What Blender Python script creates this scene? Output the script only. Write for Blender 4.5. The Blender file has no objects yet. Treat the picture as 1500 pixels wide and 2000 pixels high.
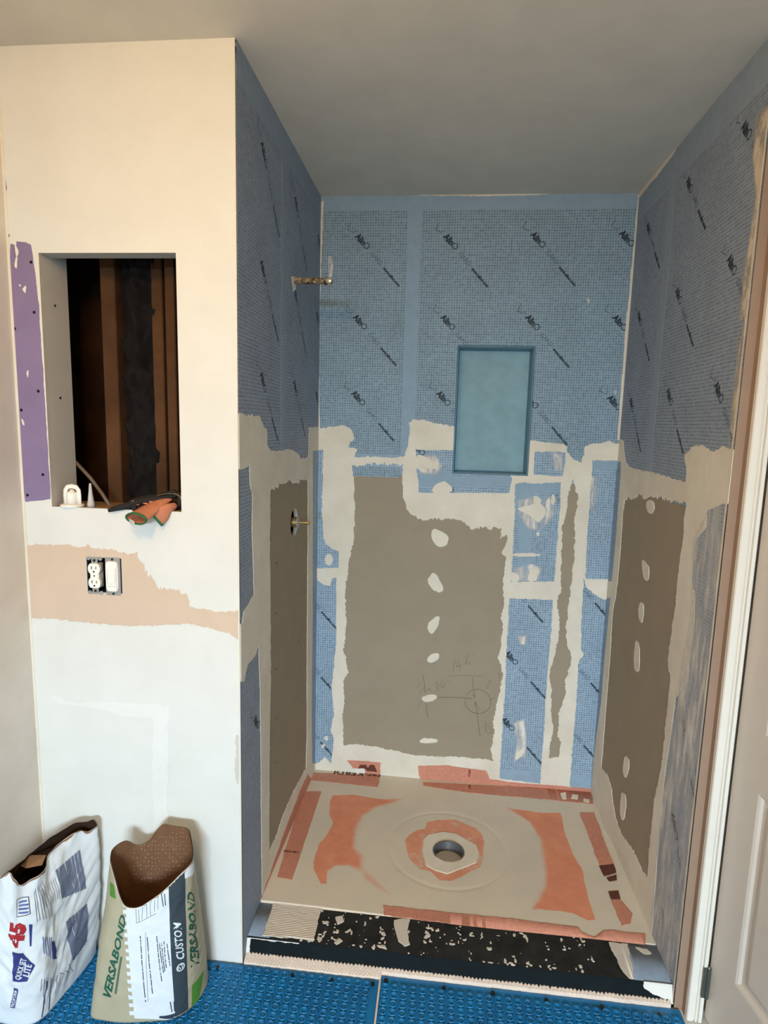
import bpy, bmesh, math, random
import numpy as np
from mathutils import Vector, Matrix, Euler
random.seed(7); RNG = np.random.default_rng(11)
PI = math.pi

# ------------------------------------------------------------------ camera
CAM = np.array([0.52442, -1.49962, 1.55483]); ROT = (1.42760, -0.026166, 0.100852); FPX = 1174.0
W, D, H = 1.2128, 0.9807, 2.44
cd = bpy.data.cameras.new('camera'); cam = bpy.data.objects.new('camera', cd)
bpy.context.scene.collection.objects.link(cam)
cam.location = CAM; cam.rotation_euler = ROT
cd.sensor_fit = 'HORIZONTAL'; cd.sensor_width = 36.0; cd.lens = FPX / 1500 * 36; cd.clip_start = 0.02
sc = bpy.context.scene; sc.camera = cam
sc.view_settings.view_transform = 'Standard'; sc.view_settings.look = 'None'
sc.view_settings.gamma = 1.0; sc.view_settings.use_curve_mapping = False
sc.view_settings.exposure = 0.28
# ------------------------------------------------------------------ world and lights
wd = bpy.data.worlds.new('world'); sc.world = wd; wd.use_nodes = True
wd.node_tree.nodes['Background'].inputs[0].default_value = (0.62, 0.80, 1.0, 1)
wd.node_tree.nodes['Background'].inputs[1].default_value = 0.6
def area(name, loc, target, sx, sy, power, col, spread=PI):
    l = bpy.data.lights.new(name, 'AREA'); l.shape = 'RECTANGLE'; l.size = sx; l.size_y = sy
    l.energy = power; l.color = col; l.spread = spread
    o = bpy.data.objects.new(name, l); sc.collection.objects.link(o); o.location = loc
    o.rotation_euler = (Vector(target) - Vector(loc)).to_track_quat('-Z', 'Y').to_euler()
    return o
area('sky_daylight', (0.80, -6.6, 2.45), (0.45, 0, .9), 2.6, 1.5, 900, (0.70, 0.87, 1.0))
def bulb(name, loc, power, col, r):
    l = bpy.data.lights.new(name, 'POINT'); l.energy = power; l.color = col; l.shadow_soft_size = r
    o = bpy.data.objects.new(name, l); sc.collection.objects.link(o); o.location = loc; return o
bulb('vanity_bulb', (0.10, -1.25, 2.16), 24, (1.0, 0.60, 0.22), 0.08)

# ------------------------------------------------------------------ pixel -> plane helpers (survey of the real surfaces)
Rm = np.array(Euler(ROT, 'XYZ').to_matrix())
def ray(p): return Rm @ np.array([(p[0]-750)/FPX, -(p[1]-1000)/FPX, -1.0])
def un(p, ax, val):
    d = ray(p); t = (val - CAM[ax]) / d[ax]; return CAM + t*d
def proj(P):
    v = Rm.T @ (np.array(P) - CAM); return (750 + FPX*v[0]/-v[2], 1000 - FPX*v[1]/-v[2])
class Frame:
    def __init__(s, ax, val, A, B, N, hf=None):
        s.ax, s.val = ax, val; s.A, s.B, s.N = map(np.array, (A, B, N)); s.hf = hf
        s.O = np.zeros(3); s.O[ax] = val
    def px(s, p):
        P = un(p, s.ax, s.val)
        if s.hf:
            for _ in range(6):
                a, b = P @ s.A, P @ s.B
                P = un(p, s.ax, s.val + float(s.hf(np.array(a), np.array(b))))
        return (float(P @ s.A), float(P @ s.B))
    def P(s, pts): return [s.px(p) for p in pts]
    def to3(s, a, b, h):
        a = np.asarray(a, float)[..., None]; b = np.asarray(b, float)[..., None]; h = np.asarray(h, float)[..., None]
        return s.O + a*s.A + b*s.B + h*s.N
def bil(x, y):   # rim plane of the tray
    x = np.clip(x/W, 0, 1); t = np.clip((y-.165)/(D-.165), 0, 1)
    f = .056*(1-x) + .046*x
    return f*(1-t) + .010*t
DR = (0.592, 0.527)
def pan_h(x, y):
    r = np.sqrt((x-DR[0])**2 + (y-DR[1])**2)
    return bil(x, y) - .012*np.clip(1 - r/.55, 0, 1) - .0010*np.exp(-((r-.215)/.008)**2)
def curb_h(x, y): return .048*(1-np.clip(x/W, 0, 1)) + .043*np.clip(x/W, 0, 1) + 0*y
F_back = Frame(1, D, (1,0,0), (0,0,1), (0,-1,0))
F_sl = Frame(0, 0.0, (0,1,0), (0,0,1), (1,0,0))
F_sr = Frame(0, W, (0,-1,0), (0,0,1), (-1,0,0))
F_front = Frame(1, 0.0, (1,0,0), (0,0,1), (0,-1,0))
F_left = Frame(0, -.6, (0,1,0), (0,0,1), (1,0,0))
F_pan = Frame(2, 0.0, (1,0,0), (0,1,0), (0,0,1), pan_h)
F_curb = Frame(2, 0.0, (1,0,0), (0,1,0), (0,0,1), curb_h)
F_floor = Frame(2, 0.0, (1,0,0), (0,1,0), (0,0,1))
F_ceil = Frame(2, H, (1,0,0), (0,1,0), (0,0,-1))

# ------------------------------------------------------------------ materials
def lin(c):
    return tuple(((v/255)/12.92 if v/255 <= .04045 else ((v/255+.055)/1.055)**2.4) for v in c) + (1,)
MATS = {}
class NT:
    def __init__(s, name):
        s.m = bpy.data.materials.new(name); s.m.use_nodes = True; s.t = s.m.node_tree
        s.b = s.t.nodes['Principled BSDF']; s.out = s.t.nodes['Material Output']
    def n(s, typ, **kw):
        o = s.t.nodes.new(typ)
        for k, v in kw.items():
            if k.startswith('i_'):
                key = k[2:]; key = int(key) if key.isdigit() else key.replace('_', ' ')
                if isinstance(v, bpy.types.NodeSocket): s.t.links.new(v, o.inputs[key])
                else: o.inputs[key].default_value = v
            else: setattr(o, k, v)
        return o
    def math(s, op, a, b=0.0, c=None):
        o = s.n('ShaderNodeMath', operation=op, i_0=a, i_1=b)
        if c is not None: o.inputs[2].default_value = c
        return o.outputs[0]
    def mix(s, f, a, b):
        o = s.n('ShaderNodeMix', data_type='RGBA')
        for i, v in ((0, f), (6, a), (7, b)):
            if isinstance(v, bpy.types.NodeSocket): s.t.links.new(v, o.inputs[i])
            else: o.inputs[i].default_value = v
        return o.outputs[2]
    def noise(s, scale, detail=4, rough=.55, vec=None, stretch=None):
        tc = s.n('ShaderNodeTexCoord').outputs['Object'] if vec is None else vec
        if stretch: tc = s.n('ShaderNodeMapping', i_0=tc, i_3=stretch).outputs[0]
        o = s.n('ShaderNodeTexNoise', i_Vector=tc, i_Scale=scale, i_Detail=detail, i_Roughness=rough)
        return o.outputs[0]
    def ramp(s, f, lo, hi):
        o = s.n('ShaderNodeMapRange', i_0=f, i_1=lo, i_2=hi); return o.outputs[0]
    def bump(s, h, strength, dist):
        o = s.n('ShaderNodeBump', i_Height=h, i_Strength=strength, i_Distance=dist)
        s.t.links.new(o.outputs[0], s.b.inputs['Normal'])
    def fin(s, col, rough=.8, spec=.3, metal=0.0):
        if isinstance(col, bpy.types.NodeSocket): s.t.links.new(col, s.b.inputs['Base Color'])
        else: s.b.inputs['Base Color'].default_value = col
        s.b.inputs['Roughness'].default_value = rough
        s.b.inputs['Specular IOR Level'].default_value = spec; s.b.inputs['Metallic'].default_value = metal
        MATS[s.m.name] = s.m; return s.m
def simple(name, c, rough=.7, spec=.3, metal=0.0, var=.10, scale=18, bump=0.0):
    k = NT(name); c1 = lin(c); c2 = tuple(v*(1-var) for v in c1[:3]) + (1,)
    f = k.ramp(k.noise(scale), .35, .7)
    if bump: k.bump(k.noise(scale*4), bump, .002)
    return k.fin(k.mix(f, c1, c2), rough, spec, metal)
def membrane(name, base, line, pitch=.0100, wide=.17, dark=1.0):
    k = NT(name); uv = k.n('ShaderNodeUVMap').outputs[0]; sp = k.n('ShaderNodeSeparateXYZ', i_0=uv)
    wob = k.math('MULTIPLY', k.math('SUBTRACT', k.noise(6, 2, vec=uv), .5), .006)
    fs = []
    for i in (0, 1):
        v = k.math('FRACT', k.math('MULTIPLY', k.math('ADD', sp.outputs[i], wob), 1/pitch))
        dd = k.math('ABSOLUTE', k.math('SUBTRACT', v, .5))
        fs.append(k.ramp(dd, .5-wide*1.35, .5-wide*.35))
    g = k.math('MAXIMUM', fs[0], fs[1])
    cross = k.math('MULTIPLY', fs[0], fs[1])
    g = k.math('MULTIPLY', g, k.ramp(k.noise(70, 3, vec=uv), .25, .65))
    g = k.math('MINIMUM', k.math('ADD', k.math('MULTIPLY', g, .72*dark), k.math('MULTIPLY', cross, .3*dark)), 1.0)
    blotch = k.ramp(k.noise(9, 4), .3, .75)
    b1 = lin(base); b2 = lin(tuple(int(v*.92) for v in base))
    weave_dots = k.ramp(k.noise(330, 1, vec=uv), .58, .72)  # pale dots of the finer white weave
    col = k.mix(g, k.mix(blotch, b1, b2), lin(line))
    col = k.mix(k.math('MULTIPLY', weave_dots, .16), col, lin((225, 232, 238)))
    k.bump(g, .35, .0007)
    return k.fin(col, .62, .35)
membrane('blue_mesh_membrane', (162, 188, 209), (62, 86, 112), dark=.95)
membrane('dusty_mesh_membrane', (176, 184, 196), (84, 96, 114), dark=.9)
membrane('orange_mesh_membrane', (222, 152, 126), (124, 72, 62), pitch=.0062, wide=.16, dark=.75)
simple('blue_fleece', (149, 174, 194), .8, .2, var=.10, scale=30, bump=.2)
simple('dusty_fleece', (132, 145, 160), .85, .15, var=.15, scale=30, bump=.2)
simple('gray_fleece', (150, 166, 184), .8, .2, var=.10, scale=30, bump=.2)
membrane('shaded_mesh_membrane', (150, 177, 194), (58, 80, 102), dark=.95)  # same blue mesh, with the dimmer upper light put into its colour
membrane('gray_mesh_membrane', (158, 172, 190), (62, 76, 96), dark=.9)
simple('niche_seam_shade_blue', (72, 112, 134), .6, .3)  # niche blue darkened: edge shade painted in along with the seam
simple('niche_blue', (142, 178, 190), .6, .3, var=.18, scale=14, bump=.3)
def compound(name, c1, c2, streak=.5):
    k = NT(name); f = k.ramp(k.noise(7, 6, .6), .35, .7); g = k.noise(40, 5, .6, stretch=(1, 1, .25))
    k.bump(k.math('ADD', k.math('MULTIPLY', g, .6), k.noise(9, 4)), streak, .004)
    return k.fin(k.mix(f, lin(c1), lin(c2)), .85, .2)
compound('cream_compound', (231, 226, 212), (218, 211, 195), .35)
compound('white_compound', (236, 234, 228), (222, 220, 212), .4)
compound('wall_white', (225, 226, 222), (219, 220, 215), .12)
compound('wall_white_patch', (230, 231, 228), (224, 225, 221), .12)
compound('ceiling_paint', (214, 212, 203), (206, 204, 196), .10)
compound('left_wall_paint', (226, 220, 212), (214, 209, 200), .22)
simple('gypsum_paper', (160, 149, 131), .9, .1, var=.06, scale=10)
simple('tan_paper', (212, 191, 171), .9, .1, var=.05, scale=12)
simple('purple_paper', (140, 124, 160), .8, .2, var=.12, scale=9)
simple('gypsum_core', (205, 200, 190), .95, .1)
simple('gray_paper', (204, 202, 196), .9, .15, var=.05)
simple('brown_wall_paint', (158, 132, 112), .6, .3, var=.06)
simple('black_print', (38, 52, 62), .6, .3, var=.0)
simple('faint_print', (78, 100, 120), .6, .3, var=.0)
simple('pencil', (88, 82, 72), .8, .2, var=.2, scale=200)
simple('tan_thinset', (236, 226, 208), .85, .2)
simple('dark_orange_print', (104, 62, 52), .7, .2)
simple('black_waterproofing', (46, 46, 44), .8, .2, var=.5, scale=25, bump=.5)
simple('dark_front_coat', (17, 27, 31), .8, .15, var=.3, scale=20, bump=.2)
simple('mortar', (212, 203, 190), .9, .1, bump=.3)
simple('mortar_pink', (226, 210, 196), .9, .1, bump=.3)
simple('cardboard_brown', (150, 116, 88), .85, .15, var=.15, scale=14)
simple('shaded_brown', (58, 42, 32), .9, .1, var=.3)  # bag lining with the shade of the deep opening put into its colour
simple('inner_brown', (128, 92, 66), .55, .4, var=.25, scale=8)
simple('screw_black', (24, 22, 26), .5, .5)
simple('trim_white', (232, 228, 218), .35, .5, var=.02)
simple('door_paint', (206, 196, 184), .4, .45, var=.03)
simple('hinge_metal', (92, 98, 92), .4, .5, metal=.6)
simple('stud_wood', (92, 62, 38), .8, .2, var=.55, scale=6, bump=.3)
simple('dark_board', (52, 32, 20), .9, .1, var=.6, scale=7)
simple('insulation_black', (28, 25, 25), .9, .2, var=.5, scale=20, bump=.8)
simple('cable_gray', (120, 104, 92), .6, .3)
simple('white_plastic', (244, 241, 234), .35, .5, var=.01)
simple('device_gray', (165, 165, 162), .4, .5, metal=.3)
simple('box_blue', (18, 30, 44), .6, .4)
simple('slot_dark', (40, 38, 36), .8, .2)
simple('brass', (186, 164, 112), .35, .5, metal=.8)
simple('glove_black', (40, 38, 38), .75, .3, var=.3, scale=40, bump=.4)
simple('glove_orange', (200, 128, 96), .7, .3, var=.12, scale=30, bump=.3)
simple('glove_green', (44, 110, 70), .7, .3)
simple('label_white', (238, 238, 235), .7, .3)
simple('drain_gray', (88, 88, 92), .45, .5)
simple('drain_dark', (22, 20, 20), .7, .3)
k = NT('rusty_pipe'); f = k.ramp(k.noise(55, 5, .7), .42, .62)
k.bump(k.noise(90, 4), .6, .002); k.fin(k.mix(f, lin((70, 44, 36)), lin((176, 162, 128))), .7, .4, .3)
k = NT('chrome_end'); k.fin(k.mix(k.ramp(k.noise(60), .5, .6), lin((214, 206, 186)), lin((110, 90, 66))), .35, .5, .6)
k = NT('translucent_plastic'); k.fin(lin((222, 224, 226)), .35, .5); k.b.inputs['Transmission Weight'].default_value = .35
k = NT('window_glass'); k.fin((1, 1, 1, 1), .02, .5); k.b.inputs['Transmission Weight'].default_value = 1.0
k = NT('blue_mat'); f = k.ramp(k.noise(12, 4), .3, .7)
k.fin(k.mix(f, lin((10, 118, 176)), lin((8, 96, 150))), .32, .5)
# pan: thinset with fleece showing through where the float left it thin
k = NT('pan_surface'); at = k.n('ShaderNodeAttribute', attribute_name='fleece').outputs['Fac']
f = k.math('ADD', at, k.math('MULTIPLY', k.math('SUBTRACT', k.noise(60, 4), .5), .35))
f = k.ramp(f, .25, .62)
f = k.math('MULTIPLY', f, k.math('MINIMUM', k.math('MULTIPLY', at, 1.25), 1.0))
tan = k.mix(k.ramp(k.noise(5, 5), .3, .7), lin((228, 215, 195)), lin((216, 207, 190)))
tan = k.mix(k.math('MULTIPLY', k.ramp(k.noise(160, 3), .55, .75), .25), tan, lin((190, 172, 152)))
orange = k.mix(k.ramp(k.noise(16, 4), .3, .7), lin((236, 160, 128)), lin((224, 144, 112)))
k.bump(k.noise(14, 5), .25, .004)
k.fin(k.mix(f, tan, orange), .8, .2)
# thin haze of compound dragged over the mesh: really thin, so the sheet shows through
def haze(name, c, amount, stretch=(1, 1, 1)):
    k = NT(name); k.fin(lin(c), .85, .2)
    tr = k.n('ShaderNodeBsdfTransparent'); at = k.n('ShaderNodeAttribute', attribute_name='thick').outputs['Fac']
    nz = k.ramp(k.noise(22, 5, .65, stretch=stretch), .36, .62)
    f = k.math('MULTIPLY', k.math('MULTIPLY', nz, at), amount)
    ms = k.n('ShaderNodeMixShader', i_0=f)
    k.t.links.new(tr.outputs[0], ms.inputs[1]); k.t.links.new(k.b.outputs[0], ms.inputs[2])
    k.t.links.new(ms.outputs[0], k.out.inputs[0])
haze('thin_haze', (234, 230, 224), .85, (1.3, 1.3, .22)); haze('edge_haze', (216, 203, 184), .7, (1, 1, .5))

# ------------------------------------------------------------------ object helpers
COL = sc.collection
def link(name, me, mats, parent=None):
    o = bpy.data.objects.new(name, me); COL.objects.link(o)
    for m in (mats if isinstance(mats, (list, tuple)) else [mats]): me.materials.append(MATS[m])
    if parent is not None: o.parent = parent
    return o
def tag(o, label, cat=None, group=None, kind=None):
    if label: o['label'] = label
    if cat: o['category'] = cat
    if group: o['group'] = group
    if kind: o['kind'] = kind
    return o
def empty(name, loc, label, cat, group=None, rz=0):
    o = bpy.data.objects.new(name, None); COL.objects.link(o); o.location = loc; o.rotation_euler = (0, 0, rz)
    o.empty_display_size = .05; bpy.context.view_layer.update()
    return tag(o, label, cat, group)
def from_bm(name, bm, mats, parent=None, smooth=False, world=True):
    me = bpy.data.meshes.new(name); bmesh.ops.recalc_face_normals(bm, faces=bm.faces[:]); bm.to_mesh(me); bm.free()
    if smooth:
        for p in me.polygons: p.use_smooth = True
    if parent is not None and world and parent.type == 'EMPTY':
        me.transform(Matrix.LocRotScale(parent.location, parent.rotation_euler, None).inverted())
    return link(name, me, mats, parent)
def box(bm, x0, x1, y0, y1, z0, z1, bev=0, mi=0):
    v = [bm.verts.new((x, y, z)) for x in (x0, x1) for y in (y0, y1) for z in (z0, z1)]
    fs = [bm.faces.new([v[i] for i in q]) for q in ((0,1,3,2),(4,6,7,5),(0,4,5,1),(2,3,7,6),(0,2,6,4),(1,5,7,3))]
    for f in fs: f.material_index = mi
    if bev: bmesh.ops.bevel(bm, geom=list({e for f in fs for e in f.edges}), offset=bev, segments=2, affect='EDGES')
    return v
def loft(bm, rings, cap=True, mi=0):
    vs = [[bm.verts.new(tuple(p)) for p in r] for r in rings]; n = len(vs[0])
    for a, b in zip(vs, vs[1:]):
        for i in range(n):
            f = bm.faces.new((a[i], a[(i+1) % n], b[(i+1) % n], b[i])); f.material_index = mi
    if cap:
        for r in (vs[0], vs[-1]): bm.faces.new(r).material_index = mi
    return vs
def tube(bm, pts, rad, n=10, flat=None, up=(0,0,1), cap=True, mi=0):
    pts = [Vector(p) for p in pts]; rings = []
    if not hasattr(rad, '__len__'): rad = [rad]*len(pts)
    for i, p in enumerate(pts):
        t = (pts[min(i+1, len(pts)-1)] - pts[max(i-1, 0)]).normalized()
        s = t.cross(Vector(up)); s = s.normalized() if s.length > 1e-4 else Vector((1, 0, 0)); u = s.cross(t).normalized()
        r = rad[i]; rw, rh = r if hasattr(r, '__len__') else (r, r)
        rings.append([p + s*math.cos(2*PI*k/n)*rw + u*math.sin(2*PI*k/n)*rh for k in range(n)])
    return loft(bm, rings, cap, mi)
def lathe(bm, prof, cx, cy, z0=0, n=24, mi=0):
    return loft(bm, [[(cx+r*math.cos(2*PI*k/n), cy+r*math.sin(2*PI*k/n), z0+z) for k in range(n)] for r, z in prof], True, mi)

# ------------------------------------------------------------------ 2-D fields and layers on surfaces
def vnoise(a, b, wl, seed):
    r = np.random.default_rng(seed); g = r.random((97, 97))*2-1
    x = a/wl % 96; y = b/wl % 96
    i = np.floor(x).astype(int); j = np.floor(y).astype(int); fx = x-i; fy = y-j
    i %= 96; j %= 96
    fx = fx*fx*(3-2*fx); fy = fy*fy*(3-2*fy)
    return (g[i, j]*(1-fx)*(1-fy) + g[i+1, j]*fx*(1-fy) + g[i, j+1]*(1-fx)*fy + g[i+1, j+1]*fx*fy)
def fnoise(a, b, wl=.03, seed=1, an=(1, 1)):
    a = a/an[0] + 7.3; b = b/an[1] + 3.1
    return vnoise(a, b, wl, seed)*.55 + vnoise(a, b, wl*.42, seed+1)*.3 + vnoise(a, b, wl*.18, seed+2)*.2
def sdf(poly, a, b):      # negative inside
    P = np.array(poly); Q = np.roll(P, -1, 0); d = np.full(a.shape, 1e9); ins = np.zeros(a.shape, bool)
    for (x0, y0), (x1, y1) in zip(P, Q):
        ex, ey = x1-x0, y1-y0; L = ex*ex+ey*ey+1e-12
        t = np.clip(((a-x0)*ex+(b-y0)*ey)/L, 0, 1)
        d = np.minimum(d, (a-x0-t*ex)**2 + (b-y0-t*ey)**2)
        if abs(ey) > 1e-12:
            c = ((y0 > b) != (y1 > b)) & (a < ex*(b-y0)/ey + x0); ins ^= c
    d = np.sqrt(d); return np.where(ins, -d, d)
def rect_sdf(a, b, r): return np.maximum(np.maximum(r[0]-a, a-r[1]), np.maximum(r[2]-b, b-r[3]))
def layer(name, fr, field, bbox, res, h, thick, mats, parent, hfun=None, merge=True, extra=None, ofs=0.0, side=0):
    """ march the zero contour of field(a,b) (negative inside) into a thin real slab lying on frame fr """
    a0, a1, b0, b1 = bbox; na = max(2, int(round((a1-a0)/res))); nb = max(2, int(round((b1-b0)/res)))
    ga = np.linspace(a0, a1, na+1); gb = np.linspace(b0, b1, nb+1); A, B = np.meshgrid(ga, gb, indexing='ij')
    f = field(A, B); f = np.where(np.abs(f) < 1e-6, 1e-6, f); ins = f < 0
    cnt = ins[:-1,:-1].astype(int)+ins[1:,:-1]+ins[1:,1:]+ins[:-1,1:]
    V = []; Fc = []; key = {}; mi = []
    def vid(k, a, b):
        if k not in key: key[k] = len(V); V.append((a, b, 0.0))
        return key[k]
    full = cnt == 4
    for i in range(na):
        row = full[i]; j = 0
        while j < nb:
            if row[j]:
                e = j
                if merge:
                    while e+1 < nb and row[e+1]: e += 1
                q = [vid((i, j), ga[i], gb[j]), vid((i+1, j), ga[i+1], gb[j]), vid((i+1, e+1), ga[i+1], gb[e+1]), vid((i, e+1), ga[i], gb[e+1])]
                Fc.append(q); mi.append(0); j = e+1
            else: j += 1
    segs = []
    for i, j in zip(*np.nonzero((cnt > 0) & (cnt < 4))):
        c = [(i, j), (i+1, j), (i+1, j+1), (i, j+1)]; poly = []; tags = []
        for q in range(4):
            p, n = c[q], c[(q+1) % 4]
            fp, fn = f[p], f[n]
            if fp < 0: poly.append(vid(p, ga[p[0]], gb[p[1]])); tags.append(0)
            if (fp < 0) != (fn < 0):
                t = fp/(fp-fn); kk = ('e',)+tuple(sorted((p, n)))
                poly.append(vid(kk, ga[p[0]]+(ga[n[0]]-ga[p[0]])*t, gb[p[1]]+(gb[n[1]]-gb[p[1]])*t)); tags.append(1 if fp < 0 else 2)
        if len(poly) >= 3:
            Fc.append(poly); mi.append(0)
            for q in range(len(poly)):
                if tags[q] == 1 and tags[(q+1) % len(poly)] == 2: segs.append((poly[q], poly[(q+1) % len(poly)]))
    # grid border sides
    for i in range(na):
        for j, fl in ((0, 0), (nb, 1)):
            if ins[i, j] and ins[i+1, j] and (i, j) in key and (i+1, j) in key:
                s_ = (key[(i, j)], key[(i+1, j)]); segs.append(s_[::-1] if fl else s_)
    for j in range(nb):
        for i, fl in ((0, 1), (na, 0)):
            if ins[i, j] and ins[i, j+1]:
                if (i, j) in key and (i, j+1) in key:
                    s_ = (key[(i, j)], key[(i, j+1)]); segs.append(s_[::-1] if fl else s_)
    if not V: return None
    V = np.array(V); n0 = len(V); hh = np.full(n0, h)
    base = fr.hf(V[:,0], V[:,1]) if fr.hf else 0.0
    if hfun is not None: hh = hh + hfun(V[:,0], V[:,1])
    top = fr.to3(V[:,0], V[:,1], hh+base)
    low = {}; ext = []
    for s0, s1 in segs:
        for s_ in (s0, s1):
            if s_ not in low: low[s_] = n0+len(ext); ext.append(s_)
        Fc.append([s1, s0, low[s0], low[s1]]); mi.append(side)
    ext = np.array(ext, int)
    if len(ext):
        bb = fr.hf(V[ext,0], V[ext,1]) if fr.hf else 0.0
        bot = fr.to3(V[ext,0], V[ext,1], np.full(len(ext), h-thick)+bb); P3 = np.vstack([top, bot]); AB = np.vstack([V[:,:2], V[ext,:2]])
    else: P3 = top; AB = V[:,:2]
    me = bpy.data.meshes.new(name); me.from_pydata(P3.tolist(), [], Fc); me.update()
    uv = me.uv_layers.new(name='UVMap'); idx = np.empty(len(me.loops), int); me.loops.foreach_get('vertex_index', idx)
    uv.data.foreach_set('uv', AB[idx].astype(np.float32).ravel())
    me.polygons.foreach_set('material_index', np.array(mi, np.int32))
    if extra:
        for nm, fn in extra.items():
            at = me.attributes.new(nm, 'FLOAT', 'POINT'); at.data.foreach_set('value', fn(AB[:,0], AB[:,1]).astype(np.float32))
    if hfun is not None or fr.hf is not None:
        me.polygons.foreach_set('use_smooth', np.ones(len(me.polygons), bool))
    o = link(name, me, mats, parent)
    return o
def bb(polys, pad, clip=None):
    p = np.array([q for poly in polys for q in poly]); r = [p[:,0].min()-pad, p[:,0].max()+pad, p[:,1].min()-pad, p[:,1].max()+pad]
    if clip: r = [max(r[0], clip[0]), min(r[1], clip[1]), max(r[2], clip[2]), min(r[3], clip[3])]
    return r
def patch(name, fr, px, mats, parent, h=.0018, thick=.0018, rag=.003, wl=.03, grow=0, clip=None, res=.003, seed=None, raw=False, **kw):
    poly = px if raw else fr.P(px); seed = seed or random.randint(1, 9999)
    def field(a, b): return sdf(poly, a, b) - grow + rag*fnoise(a, b, wl, seed)
    return layer(name, fr, field, bb([poly], grow+rag*1.1+.002, clip), res, h, thick, mats, parent, **kw)
def rect(r): return [(r[0], r[2]), (r[1], r[2]), (r[1], r[3]), (r[0], r[3])]

# slabs with rectangular holes, for the structure
def holed(name, fr, r, holes, thick, mat, parent=None, inner=1, h=0.0, mats=None):
    As = sorted({r[0], r[1], *[q for o in holes for q in o[:2]]}); Bs = sorted({r[2], r[3], *[q for o in holes for q in o[2:]]})
    bm = bmesh.new(); solid = {}
    for i in range(len(As)-1):
        for j in range(len(Bs)-1):
            ca, cb = (As[i]+As[i+1])/2, (Bs[j]+Bs[j+1])/2
            solid[i, j] = not any(o[0] < ca < o[1] and o[2] < cb < o[3] for o in holes)
    def v(a, b, hh): return bm.verts.new(tuple(fr.to3(a, b, hh)))
    for (i, j), s_ in solid.items():
        if not s_: continue
        a0, a1, b0, b1 = As[i], As[i+1], Bs[j], Bs[j+1]
        bm.faces.new([v(a0,b0,h), v(a1,b0,h), v(a1,b1,h), v(a0,b1,h)])
        bm.faces.new([v(a0,b0,h-thick), v(a0,b1,h-thick), v(a1,b1,h-thick), v(a1,b0,h-thick)])
        for di, dj, e in ((-1,0,((a0,b0),(a0,b1))), (1,0,((a1,b1),(a1,b0))), (0,-1,((a1,b0),(a0,b0))), (0,1,((a0,b1),(a1,b1)))):
            if not solid.get((i+di, j+dj), False):
                f = bm.faces.new([v(*e[0],h), v(*e[1],h), v(*e[1],h-thick), v(*e[0],h-thick)])
                if (i+di, j+dj) in solid: f.material_index = inner
    bmesh.ops.remove_doubles(bm, verts=bm.verts[:], dist=1e-5)
    return from_bm(name, bm, mats or [mat, mat], parent)

# ------------------------------------------------------------------ text as geometry
TXT = {}
def glyphs(body, size=1.0, bold=0.0, sx=1.0, shear=0.0, spacing=1.0):
    """ returns list of polygons-as-mesh: (verts Nx2, faces) starting at x=0 on the baseline """
    key = (body, size, bold, sx, shear, spacing)
    if key in TXT: return TXT[key]
    cu = bpy.data.curves.new('t', 'FONT'); cu.body = body; cu.size = size; cu.offset = bold; cu.shear = shear
    cu.resolution_u = 2; cu.space_character = spacing; cu.fill_mode = 'BOTH'
    ob = bpy.data.objects.new('t', cu); COL.objects.link(ob)
    dg = bpy.context.evaluated_depsgraph_get(); me = bpy.data.meshes.new_from_object(ob.evaluated_get(dg))
    v = np.array([q.co[:2] for q in me.vertices]).reshape(-1, 2); f = [list(p.vertices) for p in me.polygons]
    bpy.data.objects.remove(ob); bpy.data.meshes.remove(me); bpy.data.curves.remove(cu)
    if len(v): v[:,0] = (v[:,0]-v[:,0].min())*sx
    TXT[key] = (v, f); return v, f
def put(name, fr, items, org, ang, mat, parent, h, clip=None, thick=.0003):
    """ items: list of (verts2d, faces); placed at org, rotated by ang in the frame's own plane """
    bm = bmesh.new(); c, s = math.cos(ang), math.sin(ang)
    for v, f in items:
        if not len(v): continue
        x = org[0]+v[:,0]*c-v[:,1]*s; y = org[1]+v[:,0]*s+v[:,1]*c
        vs = [bm.verts.new((p, q, 0)) for p, q in zip(x, y)]
        for q in f:
            try: bm.faces.new([vs[i] for i in q])
            except ValueError: pass
    if clip:
        for co, no in (((clip[0],0,0),(-1,0,0)), ((clip[1],0,0),(1,0,0)), ((0,clip[2],0),(0,-1,0)), ((0,clip[3],0),(0,1,0))):
            bmesh.ops.bisect_plane(bm, geom=bm.verts[:]+bm.edges[:]+bm.faces[:], plane_co=co, plane_no=no, clear_outer=True)
    if not bm.faces: bm.free(); return None
    P = np.array([v.co[:] for v in bm.verts]); base = fr.hf(P[:,0], P[:,1]) if fr.hf else 0.0
    T = fr.to3(P[:,0], P[:,1], np.full(len(P), h)+base)
    for v, q in zip(bm.verts, T): v.co = q
    me = bpy.data.meshes.new(name); bm.to_mesh(me); bm.free()
    return link(name, me, mat, parent)
def quad2(x0, y0, x1, y1, w):
    d = np.array([x1-x0, y1-y0], float); L = np.hypot(*d); d /= L; n = np.array([-d[1], d[0]])*w/2
    p0 = np.array([x0, y0]); p1 = np.array([x1, y1])
    return np.array([p0-n, p1-n, p1+n, p0+n]), [[0, 1, 2, 3]]
def shift(g, dx, dy=0): return (g[0]+np.array([dx, dy]) if len(g[0]) else g[0], g[1])
def ring2(cx, cy, r, w, n=18, sy=1.0):
    t = np.linspace(0, 2*PI, n, endpoint=False)
    v = np.vstack([np.c_[cx+r*np.cos(t), cy+r*sy*np.sin(t)], np.c_[cx+(r-w)*np.cos(t), cy+(r-w)*sy*np.sin(t)]])
    return v, [[i, (i+1) % n, n+(i+1) % n, n+i] for i in range(n)]
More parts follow.
